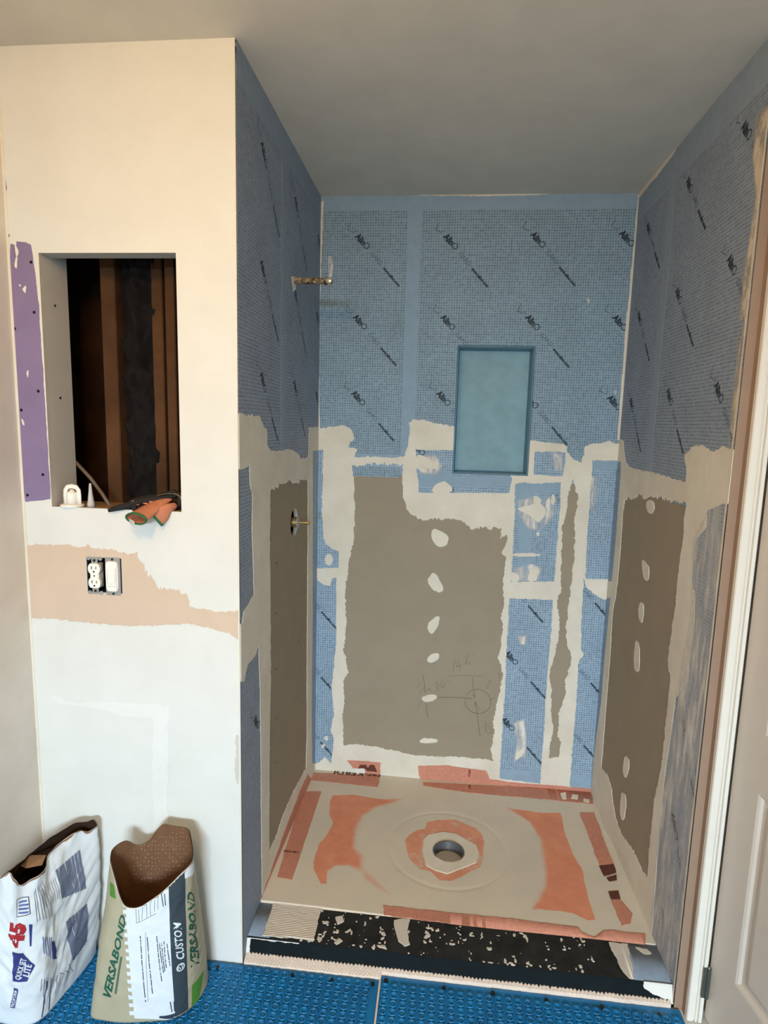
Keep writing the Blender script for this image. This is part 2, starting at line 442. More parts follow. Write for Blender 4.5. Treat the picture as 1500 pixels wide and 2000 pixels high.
def wordmark():
    s = .0335
    dark = [quad2(0, .028, .012, 0, .0016), quad2(.011, .0008, .034, .010, .0016), quad2(.034, .010, .037, .024, .0012)]
    dark.append(shift(glyphs('Alin', s, .0016, .82), .050, .004))
    dark.append(ring2(.050+dark[-1][0][:,0].max()-.050+.0125, .0155, .0120, .0032))
    light = [shift(glyphs('GARD', .0245, -.0001, .92), .141, .004)]
    dark.append(shift(glyphs('www.alino.com', .0165, .0009, .92), .215, .005))
    return dark, light
WM_D, WM_L = wordmark()
def mark(fr, org, parent, clip, h=.0012, ang=-PI/4*1.04):
    put('printed_lettering', fr, WM_D, org, ang, 'black_print', parent, h, clip)
    put('printed_lettering', fr, WM_L, org, ang, 'faint_print', parent, h, clip)

# =================================================================== STRUCTURE
YR = .02
NI = (0.5608, 0.8646, 1.3674, 1.8776)      # niche opening
OP = (-.516, -.155, 1.316, 1.963)          # cabinet opening
OB = (-.425, -.326, 1.086, 1.183)          # outlet box opening
floor = None
bm = bmesh.new(); box(bm, -.75, 2.3, -4.95, 1.2, -.12, -.012)
floor = tag(from_bm('floor', bm, 'gray_paper'), 'subfloor under the blue mat and shower tray', kind='structure')
ceil = tag(holed('ceiling', F_ceil, (-.75, 2.3, -4.95, 1.2), [], .1, 'ceiling_paint'), 'flat painted ceiling over the room and shower', kind='structure')
wall_back = tag(holed('wall_back', F_back, (-.12, W+.14, -.1, H), [NI], .09, 'gypsum_paper', mats=['gypsum_paper', 'niche_blue']),
                'shower back wall of grey-brown board with blue membrane and recessed niche', kind='structure')
wl = tag(holed('wall_left', F_left, (-4.95, .0, -.1, H), [], .12, 'left_wall_paint'), 'plain beige plastered wall at the left edge', kind='structure')
wf = tag(holed('wall_front', F_front, (-.62, 0.0, -.1, H), [OP, OB], .0135, 'wall_white', mats=['wall_white', 'gypsum_core']),
         'white skim coated wall with open cabinet recess beside the shower', kind='structure')
# shower side walls carry round or notched openings, so they are marched slabs
VC = (0.582, 1.203); VR = .052
def f_sl(a, b): return np.maximum(rect_sdf(a, b, (.0, D, -.1, H)), VR - np.hypot(a-VC[0], b-VC[1]))
wsl = layer('wall_shower_left', F_sl, f_sl, (0, D, -.1, H), .004, 0, .014, ['gypsum_paper', 'gypsum_core'], None, side=1)
tag(wsl, 'shower side wall on the left with round valve opening and blue membrane', kind='structure')
wsr = tag(holed('wall_shower_right', F_sr, (-D-.1, -YR, -.1, H), [], .11, 'gypsum_paper', mats=['gypsum_paper']*2),
          'shower side wall on the right with blue membrane above grey-brown board', kind='structure')
bm = bmesh.new(); box(bm, W, 1.2345, YR-.0015, YR+.02, -.1, H)
from_bm('end_strip', bm, 'brown_wall_paint', wsr)['label'] = 'brown painted end strip of the side wall'
# door wall
bm = bmesh.new()
box(bm, 1.234, 1.28, .0, .12, -.1, H); box(bm, 1.28, 2.02, .0, .12, 2.06, H); box(bm, 2.02, 2.3, 0, .12, -.1, H)
wfr = tag(from_bm('wall_front_right', bm, 'brown_wall_paint'), 'brown painted wall around the doorway at the right edge', kind='structure')
bm = bmesh.new(); box(bm, 2.15, 2.27, -4.95, 0, -.1, H)
tag(from_bm('wall_right', bm, 'left_wall_paint'), 'plain wall behind the opened door', kind='structure')
F_rear = Frame(1, -4.8, (-1,0,0), (0,0,1), (0,1,0)); WN = (-1.35, .15, .78, 2.02)
tag(holed('wall_rear', F_rear, (-2.3, .75, -.1, H), [WN], .12, 'wall_white'), 'wall with the daylight window behind the viewpoint', kind='structure')
bm = bmesh.new()
for a, b, c, d in ((-.15, 1.35, .78, .83), (-.15, 1.35, 1.97, 2.02), (-.15, -.10, .83, 1.97), (1.30, 1.35, .83, 1.97), (-.10, 1.30, 1.39, 1.42)): box(bm, a, b, -4.9, -4.86, c, d)
wn = tag(from_bm('window_1', bm, 'trim_white'), 'white framed window behind the viewpoint', kind='structure')

# hallway closing panel beyond the door opening
bm = bmesh.new(); box(bm, 1.27, 2.3, .5, .55, -.1, H)
tag(from_bm('wall_hall', bm, 'brown_wall_paint'), 'brown hall wall seen past the doorway', kind='structure')

# =================================================================== BACK WALL LAYERS
CB = (0.0, W, 0.0, H)
def sheet(fr, a0, a1, b0, b1, mat='blue_mesh_membrane', parent=None, h=.0008, name='membrane_sheet'):
    return layer(name, fr, lambda a, b: rect_sdf(a, b, (a0, a1, b0, b1)) , (a0, a1, b0, b1), .02, h, h, mat, parent)
zt = F_back.px((700, 902))[1]
x_s0, x_s1 = F_back.px((792, 600))[0], F_back.px((818, 600))[0]
zband = F_back.px((700, 411))[1]
# upper sheets: the right one is cut round the niche
def cutsheet(fr, poly, holes, mat, parent, h=.0008, name='membrane_sheet'):
    As = (poly[0], poly[1]); return holed(name, fr, poly, holes, h, mat, parent, inner=0, h=h, mats=[mat])
def add_uv(o, fr):
    me = o.data
    uv = me.uv_layers.new(name='UVMap'); co = np.array([v.co[:] for v in me.vertices])
    a = co @ fr.A; b = co @ fr.B; idx = np.empty(len(me.loops), int); me.loops.foreach_get('vertex_index', idx)
    uv.data.foreach_set('uv', np.c_[a, b][idx].astype(np.float32).ravel())
sb_l = sheet(F_back, 0, x_s0+.01, zt-.06, H-.01, mat='shaded_mesh_membrane', parent=wall_back)
sb_r = cutsheet(F_back, (x_s1-.01, W, zt-.06, H-.01), [NI], 'shaded_mesh_membrane', wall_back); add_uv(sb_r, F_back)
layer('seam_band', F_back, lambda a, b: rect_sdf(a, b, (x_s0, x_s1, zt-.06, H)), (x_s0, x_s1, zt-.06, H), .02, .0013, .0013, 'blue_fleece', wall_back)
layer('seam_band', F_back, lambda a, b: rect_sdf(a, b, (0, W, zband, H)) + .0015*fnoise(a, b, .05, 5), (0, W, zband-.01, H), .008, .0016, .0016, 'blue_fleece', wall_back)
layer('seam_band', F_back, lambda a, b: rect_sdf(a, b, (.10, x_s0, zt-.02, zt+.036)), (.10, x_s0, zt-.02, zt+.036), .01, .0013, .0013, 'blue_fleece', wall_back)
for p in ((675,445),(847,445),(1017,441),(1190,438)): mark(F_back, F_back.px(p), sb_l if p[0] < 700 else sb_r, (0, W, 1.4, H) if p[0] > 800 else (0, x_s0, 1.4, H))
for p in ((671,603),(842,603),(1007,603),(1177,603)):
    cl = (0, x_s0, 1.4, H) if p[0] < 700 else ((NI[1], W, 1.4, H) if p[0] > 1100 else (0, W, NI[3] if p[0] < 900 else 1.4, H))
    mark(F_back, F_back.px(p), sb_l if p[0] < 700 else sb_r, cl)
for p in ((668,752),(834,752),(1005,757),(1167,760)):
    cl = (0, x_s0, 1.3, H) if p[0] < 700 else ((0, NI[0], 1.3, H) if p[0] < 900 else (NI[1], W, 1.3, H))
    mark(F_back, F_back.px(p), sb_l if p[0] < 700 else sb_r, cl)

TOP = [(560,838),(621,838),(640,836),(665,832),(676,833),(687,840),(691,850),(692,858),(684,862),(682,873),(697,877),(694,892),(740,893),(790,893),(795,870),(801,838),(799,826),(808,819),(830,820),(850,826),(884,832),(960,840),(1037,861),(1060,864),(1100,868),(1112,872),(1107,880),(1120,897),(1135,905),(1140,890),(1143,872),(1165,866),(1183,864),(1190,860),(1200,866),(1260,855)]
COMP = TOP + [(1260,1620),(560,1620)]
B1 = [(688,909),(700,912),(715,908),(745,905),(787,908),(786,940),(788,975),(797,1000),(812,1012),(835,1016),(845,1012),(870,1016),(890,1012),(905,1020),(920,1032),(950,1030),(978,1033),(978,1050),(990,1046),(990,1060),(980,1080),(988,1085),(986,1110),(981,1140),(985,1175),(979,1200),(982,1230),(978,1262),(973,1285),(983,1318),(978,1345),(968,1380),(963,1410),(965,1430),(958,1462),(963,1485),(940,1482),(890,1478),(810,1475),(770,1466),(740,1460),(700,1453),(672,1455),(670,1430),(669,1400),(673,1370),(671,1330),(680,1315),(676,1290),(671,1270),(675,1240),(676,1200),(674,1160),(680,1120),(683,1090),(690,1060),(693,1000),(692,950)]
B2 = [(1119,937),(1125,955),(1130,975),(1122,1010),(1122,1050),(1121,1085),(1117,1130),(1112,1170),(1105,1220),(1106,1255),(1116,1285),(1114,1300),(1103,1330),(1105,1350),(1092,1395),(1088,1430),(1096,1450),(1092,1478),(1072,1480),(1075,1450),(1080,1420),(1075,1385),(1078,1350),(1072,1320),(1083,1280),(1092,1240),(1092,1200),(1088,1175),(1096,1150),(1095,1110),(1098,1060),(1098,1030),(1105,1000),(1110,970)]
U = [[(560,878),(632,878),(630,930),(629,1000),(632,1050),(637,1062),(650,1072),(662,1077),(662,1109),(560,1109)],
 [(560,1109),(617,1109),(620,1135),(632,1142),(645,1144),(648,1130),(657,1127),(657,1250),(648,1345),(653,1395),(645,1425),(652,1440),(647,1492),(635,1478),(618,1492),(560,1490)],
 [(813,879),(885,879),(960,900),(1000,932),(995,963),(817,962),(818,945),(813,920)],
 [(1044,882),(1105,883),(1105,905),(1098,930),(1042,927)],
 [(1006,945),(1020,942),(1045,945),(1095,942),(1093,1000),(1088,1060),(1083,1136),(998,1136),(1002,1060),(1005,1000)],
 [(995,1168),(1080,1172),(1077,1230),(1068,1330),(1063,1420),(1055,1530),(975,1520),(985,1360),(990,1260)],
 [(1157,899),(1260,899),(1260,1132),(1143,1130),(1145,1080),(1150,1000)],
 [(1140,1131),(1146,1148),(1158,1158),(1176,1170),(1260,1172),(1260,1550),(1112,1537),(1117,1470),(1124,1390),(1130,1290),(1140,1278),(1135,1270),(1135,1215),(1138,1160)]]
DOTS = [[(843,1032),(855,1034),(877,1045),(873,1066),(855,1069),(842,1053)],[(835,1130),(846,1116),(858,1130),(868,1152),(855,1159),(838,1145)],
 [(860,1200),(858,1218),(845,1240),(834,1230),(838,1212)],[(859,1275),(857,1288),(838,1296),(833,1287),(845,1275)],
 [(821,1359),(853,1355),(854,1366),(828,1373)],[(817,1449),(828,1440),(840,1443),(855,1442),(854,1451),(830,1451)]]
SM = [[(813,883),(838,897),(856,905),(850,917),(830,915),(813,920)],[(835,963),(862,936),(884,950),(884,963)],
 [(1010,992),(1035,985),(1060,983),(1068,1000),(1052,1025),(1040,1010),(1015,997)],[(1000,1081),(1040,1079),(1060,1084),(1035,1088),(1000,1086)],
 [(1030,1122),(1045,1105),(1053,1113),(1046,1132),(1035,1137)],[(998,1115),(1015,1122),(1012,1138),(996,1136)],[(1042,965),(1058,975),(1052,988),(1040,982)],[(1078,962),(1086,970),(1082,990),(1075,982)],
 [(1005,1484),(1010,1470),(1025,1456),(1022,1476)],[(1019,1243),(1027,1247),(1022,1256)],[(1012,1410),(1020,1405),(1018,1430)],[(1045,1040),(1055,1037),(1052,1050)],
 [(634,1086),(644,1079),(652,1092),(645,1106),(636,1102)],[(630,1440),(642,1436),(640,1450)],[(626,1455),(638,1452),(630,1464)]]
def chaikin(p, n=2):
    for _ in range(n):
        p = [q for i in range(len(p)) for q in ((.75*p[i][0]+.25*p[(i+1)%len(p)][0], .75*p[i][1]+.25*p[(i+1)%len(p)][1]), (.25*p[i][0]+.75*p[(i+1)%len(p)][0], .25*p[i][1]+.75*p[(i+1)%len(p)][1]))]
    return p
def comp_layer(fr, pos, browns, blues, dots, clip, parent, niche=None, seed=50, res=.0024, mat='cream_compound', wl=.03, rag=.0042):
    Pp = [fr.P(p) for p in pos]; Pb = [fr.P(p) for p in browns]; Pu = [fr.P(p) for p in blues]; Pd = [chaikin(fr.P(p)) for p in dots]
    def field(a, b):
        d = np.min([sdf(p, a, b) for p in Pp], 0) + rag*1.2*fnoise(a, b, wl, seed, (1, 1.3)) + rag*.7*vnoise(a/.6, b/1.6, .008, seed+7)
        for i, p in enumerate(Pb):
            sd = sdf(p, a, b); up = np.clip((sdf(p, a, b+.004)-sd)/.004, 0, 1)*np.clip(1-np.abs(sd)/.03, 0, 1)
            fr_ = vnoise(a/.5, b/3.0, .009, seed+90)*.007 + vnoise(a, b, .0065, seed+91)*.006
            d = np.maximum(d, -(sd + rag*1.3*fnoise(a, b, wl*.7, seed+20+i) + rag*.6*vnoise(a, b, .007, seed+40) + up*fr_))
        for i, p in enumerate(Pu): d = np.maximum(d, -(sdf(p, a, b) + rag*.55*fnoise(a, b, wl, seed+50+i) + rag*.45*vnoise(a, b, .008, seed+60)))
        for i, p in enumerate(Pd): d = np.minimum(d, sdf(p, a, b) + rag*.8*fnoise(a, b, wl*.5, seed+80+i))
        if niche: d = np.maximum(d, -rect_sdf(a, b, niche))
        return np.maximum(d, rect_sdf(a, b, clip))
    b_ = bb(Pp+Pd, .02, clip)
    return layer('joint_compound', fr, field, b_, res, .0020, .0020, mat, parent)
comp_layer(F_back, [COMP], [B1, B2], U, DOTS+SM, (0, W, 0.0, 1.75), wall_back, NI, 50)['label'] = 'cream joint compound spread over the lower back wall'
# membrane strips under the compound
def ustrip(fr, px, parent, clip, mat='blue_mesh_membrane', grow=.006):
    poly = fr.P(px); return layer('membrane_strip', fr, lambda a, b: sdf(poly, a, b)-grow, bb([poly], grow+.004, clip), .006, .0009, .0009, mat, parent)
strips = []
for i, p in enumerate(U):
    pl = F_back.P(p); o = None
    def fld(a, b, pl=pl): return np.maximum(np.maximum(sdf(pl, a, b)-.006, rect_sdf(a, b, (0, W, 0, H))), -rect_sdf(a, b, NI))
    o = layer('membrane_strip', F_back, fld, bb([pl], .01, CB), .006, .0009, .0009, 'blue_mesh_membrane', wall_back); strips.append(o)
for qi, px in enumerate(([(1015,940),(1042,940),(1034,1138),(1009,1138)], [(1000,940),(1098,940),(1097,963),(1000,963)], [(880,930),(1002,930),(1002,950),(880,950)], [(815,922),(885,922),(885,950),(815,950)],
           [(1150,899),(1214,899),(1214,918),(1150,918)], [(968,1500),(1066,1508),(1066,1540),(968,1532)], [(1106,1512),(1158,1518),(1158,1548),(1106,1544)])):
    patch('seam_band', F_back, px, 'blue_fleece', wall_back, h=.0013+.0001*qi, thick=.0013, rag=.0004, clip=CB)
def inpoly_bb(p): q = bb([F_back.P(p)], .002, CB); return q
for p, i in (((962,1110),5),((968,1260),5),((962,1390),5),((1085,1262),7),((1092,1104),7),((1072,1385),7),((560,1125),1),((560,1254),1),((560,1382),1),((1035,920),4),((785,850),2)):
    mark(F_back, F_back.px(p), strips[i], inpoly_bb(U[i]), h=.0012)
for c in ([(1008,975),(1040,968),(1062,975),(1078,965),(1085,1005),(1060,1040),(1030,1035),(1012,1010)], [(1000,1108),(1040,1098),(1062,1110),(1050,1138),(1000,1138)], [(1000,1410),(1025,1400),(1030,1440),(1028,1480),(1000,1490),(1008,1450)], [(1010,1240),(1032,1238),(1028,1262),(1014,1260)], [(995,1135),(1085,1135),(1083,1172),(995,1168)], [(1150,930),(1170,925),(1162,1000),(1152,1000)], [(817,890),(850,885),(870,910),(850,930),(817,925)], [(1075,880),(1100,885),(1100,925),(1080,920)]):
    pc = F_back.P(c)
    layer('compound_smear', F_back, lambda a, b, pc=pc: sdf(pc, a, b), bb([pc], .0, CB), .004, .0019, .0002, 'thin_haze', wall_back, merge=False, extra={'thick': lambda a, b, pc=pc: np.clip(-sdf(pc, a, b)/.012, 0, 1)*1.3})
# pencil notes on the bare board
def stroke(fr, pts, w, parent, h=.0004, mat='pencil', name='pencil_line'):
    P = fr.P(pts); it = [quad2(*p, *q, w) for p, q in zip(P, P[1:])]
    return put(name, fr, it, (0, 0), 0, mat, parent, h)
Z8 = lambda L: [(780+x/6.818, 1260+y/6.818) for x, y in L]
def arc(cx, cy, rx, ry, a0, a1, n=16, rot=0):
    o = []
    for i in range(n+1):
        t = math.radians(a0+(a1-a0)*i/n); x, y = rx*math.cos(t), ry*math.sin(t); c, s = math.cos(rot), math.sin(rot)
        o.append((cx+x*c-y*s, cy+x*s+y*c))
    return o
for L, w in (([(305,385),(325,450),(345,640)],.0016),([(358,775),(370,900),(385,980)],.0016),([(515,695),(720,693),(860,703),(980,712)],.0018),([(865,700),(910,740)],.001),
             ([(640,410),(900,405),(1110,410)],.0011),([(975,425),(985,560),(1003,700)],.0014),([(965,640),(1003,705),(1010,650)],.0011),
             ([(1075,1215),(1040,950),(1013,750)],.0015),([(995,830),(1013,750),(1068,860)],.0011),([(745,185),(725,270),(712,350)],.0012),([(790,205),(765,290),(760,280),(830,275)],.0012),([(815,240),(803,340)],.0012),
             ([(925,115),(865,260)],.0012),([(905,190),(890,250),(945,245)],.001),([(940,215),(938,265)],.001),([(880,140),(872,180)],.001),([(985,130),(995,150)],.001),
             ([(465,525),(505,500),(520,530),(490,560),(515,580),(495,610)],.0011),([(580,445),(535,560)],.001),([(590,520),(605,510),(600,540),(560,560),(605,555)],.001),([(635,475),(640,490)],.001),([(655,470),(660,485)],.001),
             ([(300,475),(225,580)],.001),([(330,560),(260,660)],.001),([(300,740),(240,850)],.001),([(360,610),(400,575),(440,630)],.0013),([(1155,575),(1200,500),(1215,475),(1180,490)],.0011),([(1150,580),(1195,565)],.0011),
             ([(1310,390),(1330,370),(1345,395),(1320,490)],.0011),([(1190,740),(1270,700)],.001),([(1150,1020),(1150,1150),(1190,1170),(1240,1160)],.0013),([(1175,1060),(1240,1160)],.0011),([(1180,1050),(1210,1030)],.001),([(320,870),(345,860)],.001)):
    stroke(F_back, Z8(L), w, wall_back)
stroke(F_back, Z8(arc(1045, 750, 175, 160, 190, 520, 26, .35)), .0016, wall_back)
# niche: blue lined box behind the wall face
bm = bmesh.new(); t = .004; y1 = D+.088; w_ = .012
x0, x1, z0, z1 = NI
for b in ((x0, x0+t, D-.001, y1, z0, z1), (x1-t, x1, D-.001, y1, z0, z1), (x0, x1, D-.001, y1, z0, z0+t), (x0, x1, D-.001, y1, z1-t, z1), (x0, x1, y1-.004, y1, z0, z1)): box(bm, *b)
from_bm('niche_lining', bm, 'niche_blue', wall_back)['label'] = 'smooth teal blue lining of the recessed niche'
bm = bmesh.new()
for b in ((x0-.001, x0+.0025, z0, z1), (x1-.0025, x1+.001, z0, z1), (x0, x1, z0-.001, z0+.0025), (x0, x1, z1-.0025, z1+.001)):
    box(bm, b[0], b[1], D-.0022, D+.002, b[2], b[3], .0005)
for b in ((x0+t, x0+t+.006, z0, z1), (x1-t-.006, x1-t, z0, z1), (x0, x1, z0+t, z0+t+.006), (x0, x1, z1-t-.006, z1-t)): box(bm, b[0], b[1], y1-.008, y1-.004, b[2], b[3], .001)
from_bm('niche_seam_shade', bm, 'niche_seam_shade_blue', wall_back)  # corner seam lines and painted shade round the niche edges
# plaster lines in corners and at the ceiling
patch('corner_filler', F_back, [(628,395),(632,392),(626,560),(623,700),(625,838),(618,838),(618,600)], 'cream_compound', wall_back, rag=.003, clip=CB)
patch('corner_filler', F_back, [(800,376),(900,373),(1000,374),(1080,372),(1085,379),(1000,383),(900,384),(800,382)], 'cream_compound', wall_back, rag=.005, clip=(0,W,0,H), h=.004, thick=.004)
patch('corner_filler', F_back, [(1246,380),(1256,378),(1240,600),(1222,860),(1205,860),(1222,640)], 'cream_compound', wall_back, rag=.003, wl=.05, clip=CB)
for c in ([(641,500),(650,500),(649,540),(641,545)], [(693,575),(700,573),(698,578)], [(1145,583),(1152,584),(1150,592)], [(1198,764),(1204,764),(1202,772)]):
    patch('compound_smear', F_back, c, 'thin_haze', wall_back, rag=.004, clip=CB, extra={'thick': lambda a, b: 0*a+1.2})

# =================================================================== SHOWER LEFT WALL
CL = (0.0, D, 0.0, H)
ztl = F_sl.px((560,905))[1]
ya, yb = F_sl.px((549, 600))[0], F_sl.px((558, 600))[0]
def bandL(p): return F_sl.px(p)
bl_in = F_sl.px((600,335+30))[1]
sl1 = layer('membrane_sheet', F_sl, lambda a, b: rect_sdf(a, b, (0.004, ya+.01, ztl-.03, H-.01)), (0.004, ya+.01, ztl-.03, H-.01), .02, .0008, .0008, 'gray_mesh_membrane', wsl)
sl2 = layer('membrane_sheet', F_sl, lambda a, b: rect_sdf(a, b, (yb-.01, D, ztl-.03, H-.01)), (yb-.01, D, ztl-.03, H-.01), .02, .0008, .0008, 'gray_mesh_membrane', wsl)
layer('seam_band', F_sl, lambda a, b: rect_sdf(a, b, (ya, yb, ztl-.03, H)), (ya, yb, ztl-.03, H), .02, .0013, .0013, 'gray_fleece', wsl)
layer('seam_band', F_sl, lambda a, b: rect_sdf(a, b, (0.002, D, 2.355, H)) + .0012*fnoise(a, b, .05, 8), (0.002, D, 2.34, H), .008, .0016, .0016, 'gray_fleece', wsl)
for p in ((500,238),(499,478),(499,705)): mark(F_sl, F_sl.px(p), sl1, (0, ya, 1.2, H))
for p in ((569,355),(568,540),(567,725)): mark(F_sl, F_sl.px(p), sl2, (yb, D, 1.2, H))
for p in ((616,435),(613,590),(612,750)): mark(F_sl, F_sl.px(p), sl2, (yb, D, 1.2, H))
LT = [(440,808),(468,808),(480,812),(500,812),(507,814),(512,830),(520,838),(522,870),(527,880),(540,882),(560,878),(572,880),(583,888),(586,897),(602,893),(603,850),(603,836),(640,834)]
LB = [(527,957),(540,950),(550,943),(563,938),(580,942),(590,936),(601,938),(601,1040),(600,1150),(599,1300),(599,1440),(597,1500),(573,1545),(553,1590),(540,1630),(525,1660),(525,1560),(526,1450),(528,1300),(527,1150),(526,1050),(527,1000)]
L1 = [(440,925),(478,915),(486,908),(488,955),(492,962),(491,1030),(494,1120),(495,1160),(485,1180),(475,1195),(472,1218),(440,1218)]
L2 = [(504,1260),(498,1280),(482,1300),(476,1330),(440,1330),(440,1900),(480,1885),(511,1757),(509,1560),(508,1450),(507,1350),(505,1290)]
L3 = [(610,880),(660,878),(660,1500),(609,1490),(608,1400),(610,1200)]
comp_layer(F_sl, [LT+[(660,1700),(505,1770),(440,1960)]], [LB], [L1, L2, L3], [], (0.0015, D-.0015, 0.0, 1.8), wsl, seed=150, mat='cream_compound')['label'] = 'cream joint compound around the bare board'
lst = []
for p in (L1, L2, L3): lst.append(ustrip(F_sl, p, wsl, (.001, D-.001, .002, H), 'blue_mesh_membrane' if p is L3 else 'gray_mesh_membrane'))
mark(F_sl, F_sl.px((497,1050)), lst[0], bb([F_sl.P(L1)], 0, CL)); mark(F_sl, F_sl.px((486,1400)), lst[1], bb([F_sl.P(L2)], 0, CL))
patch('tray_edge_band', F_sl, [(600,1512),(609,1522),(560,1640),(518,1757),(508,1757),(528,1700),(556,1620),(585,1545)], 'orange_mesh_membrane', wsl, h=.0024, thick=.0024, rag=.006, clip=CL)
bm = bmesh.new()
for (x, y) in ((540,1100),(539,1198),(539,1307),(540,1403),(540,1490),(583,1158),(583,1254),(582,1361),(581,1498),(585,1053)):
    a, b = F_sl.px((x, y)); 
    bm = bmesh.new(); lathe(bm, [(.0035, -.001), (.0035, .0008)], 0, 0, n=8)
    for vv in bm.verts: vv.co = Vector(tuple(F_sl.to3(a+vv.co.x, b+vv.co.y, vv.co.z)))
    from_bm('board_screw', bm, 'screw_black', wsl)
patch('corner_bead', F_front, [(457,78),(461,78),(468,1000),(475,1876),(470,1876),(464,1000)], 'cream_compound', wf, h=.0015, thick=.0015, rag=.0012, clip=(-.6,-.0002,0,H))

# =================================================================== SHOWER RIGHT WALL
CR = (-D, -YR, 0.0, H); Y0 = F_sr
ztr = F_sr.px((1340,955))[1]
ra, rb = F_sr.px((1300, 600))[0], F_sr.px((1289, 600))[0]     # seam band, a = -y
sr2 = layer('membrane_sheet', F_sr, lambda a, b: rect_sdf(a, b, (-D, rb+.01, ztr-.05, H-.01)), (-D, rb+.01, ztr-.05, H-.01), .02, .0008, .0008, 'gray_mesh_membrane', wsr)
sr1 = layer('membrane_sheet', F_sr, lambda a, b: rect_sdf(a, b, (ra-.01, -YR-.002, ztr-.05, H-.01)), (ra-.01, -YR-.002, ztr-.05, H-.01), .02, .0008, .0008, 'gray_mesh_membrane', wsr)
layer('seam_band', F_sr, lambda a, b: rect_sdf(a, b, (rb, ra, ztr-.05, H)), (rb, ra, ztr-.05, H), .02, .0013, .0013, 'gray_fleece', wsr)
layer('seam_band', F_sr, lambda a, b: rect_sdf(a, b, (-D, -YR-.001, 2.335, H)) + .0015*fnoise(a, b, .05, 9), (-D, -YR-.001, 2.32, H), .008, .0016, .0016, 'gray_fleece', wsr)
for p in ((1437,237),(1410,490),(1386,730)): mark(F_sr, F_sr.px(p), sr1, (ra, -YR-.002, 1.2, H))
for p in ((1333,343),(1313,553),(1296,745)): mark(F_sr, F_sr.px(p), sr1, (ra, -YR-.002, 1.2, H))
for p in ((1258,430),(1241,600),(1226,765)): mark(F_sr, F_sr.px(p), sr2, (-D, rb, 1.2, H))
RT = [(1180,855),(1207,855),(1218,862),(1220,885),(1223,905),(1240,918),(1260,920),(1285,925),(1310,933),(1340,940),(1342,920),(1338,890),(1352,872),(1370,870),(1380,873),(1392,880),(1405,880),(1412,872),(1430,876),(1470,876)]
RB = [(1221,975),(1240,972),(1250,965),(1260,975),(1270,970),(1290,972),(1320,980),(1342,982),(1338,1010),(1336,1050),(1328,1100),(1320,1180),(1312,1240),(1305,1290),(1310,1325),(1303,1400),(1295,1480),(1290,1510),(1280,1555),(1275,1600),(1270,1650),(1265,1715),(1255,1700),(1237,1660),(1215,1630),(1203,1600),(1198,1570),(1195,1540),(1188,1515),(1175,1500),(1180,1435),(1185,1370),(1191,1300),(1197,1200),(1205,1150),(1212,1080),(1217,1000)]
R1 = [(1150,899),(1214,902),(1212,940),(1208,990),(1204,1050),(1196,1136),(1150,1131)]
R2 = [(1120,1160),(1193,1168),(1187,1230),(1182,1280),(1175,1370),(1168,1420),(1160,1480),(1156,1535),(1120,1540)]
R3 = [(1382,997),(1412,985),(1450,985),(1350,1960),(1262,1960),(1272,1850),(1283,1700),(1290,1600),(1300,1510),(1312,1430),(1320,1365),(1344,1330),(1347,1290),(1357,1210),(1358,1165),(1352,1140),(1353,1110),(1357,1060),(1368,1045),(1380,1030)]
RD = [[(1262,978),(1275,975),(1280,990),(1274,1006),(1264,1000)],[(1254,1090),(1264,1100),(1270,1112),(1266,1140),(1256,1125)],[(1251,1173),(1259,1182),(1257,1205),(1254,1221),(1246,1200)],
      [(1243,1248),(1250,1262),(1250,1300),(1247,1316),(1238,1305),(1240,1265)],[(1222,1472),(1232,1490),(1222,1526),(1216,1500)],[(1214,1543),(1224,1555),(1222,1590),(1217,1605),(1211,1590)]]
comp_layer(F_sr, [RT+[(1470,1990),(1290,1990),(1258,1830),(1130,1560)]], [RB], [R1, R2, R3], RD, (-D+.0015, -YR-.0002, 0.0, 1.7), wsr, seed=250, mat='cream_compound')['label'] = 'cream joint compound framing the bare board'
rst = []
for p in (R1, R2): rst.append(ustrip(F_sr, p, wsr, (-D+.001, -YR-.001, .002, H)))
rst.append(ustrip(F_sr, R3, wsr, (-D+.001, -YR-.001, .002, H), 'dusty_mesh_membrane'))
for p in ((1322,1358),(1306,1550),(1287,1735)): mark(F_sr, F_sr.px(p), rst[2], (-.30, -YR-.002, 0, 1.2), ang=-PI/4*1.15)
ph = F_sr.P([(1382,1000),(1412,985),(1440,985),(1352,1960),(1258,1960),(1290,1600),(1320,1365),(1350,1200),(1353,1060)])
layer('compound_smear', F_sr, lambda a, b: sdf(ph, a, b), bb([ph], .0, CR), .01, .0024, .0002, 'thin_haze', wsr, merge=False, extra={'thick': lambda a, b: np.clip(.75+.5*fnoise(a, b, .12, 66), 0, 1.2)})
ph2 = F_sr.P([(1560,180),(1478,215),(1470,310),(1476,390),(1462,480),(1450,560),(1440,700),(1428,800),(1424,880),(1470,880),(1560,300)])
layer('compound_smear', F_sr, lambda a, b: sdf(ph2, a, b), bb([ph2], .0, CR), .006, .0022, .0002, 'edge_haze', wsr, merge=False, extra={'thick': lambda a, b: np.clip(-sdf(ph2, a, b)/.014, 0, 1)*1.8})
layer('corner_bead', F_sr, lambda a, b: np.maximum(-YR-.008+.003*fnoise(a, b, .05, 77)-a, a+YR-.0001), (-YR-.014, -YR, 0, H), .003, .0030, .0030, 'cream_compound', wsr)
patch('ceiling_filler', F_sr, [(1500,60),(1425,140),(1340,265),(1300,325),(1250,385),(1250,370),(1330,262),(1420,118),(1500,40)], 'cream_compound', wsr, h=.003, thick=.003, rag=.005, clip=CR)
patch('tray_edge_band', F_sr, [(1150,1565),(1163,1585),(1200,1665),(1235,1740),(1222,1738),(1185,1655),(1158,1600)], 'orange_mesh_membrane', wsr, h=.0024, thick=.0024, rag=.009, clip=CR)

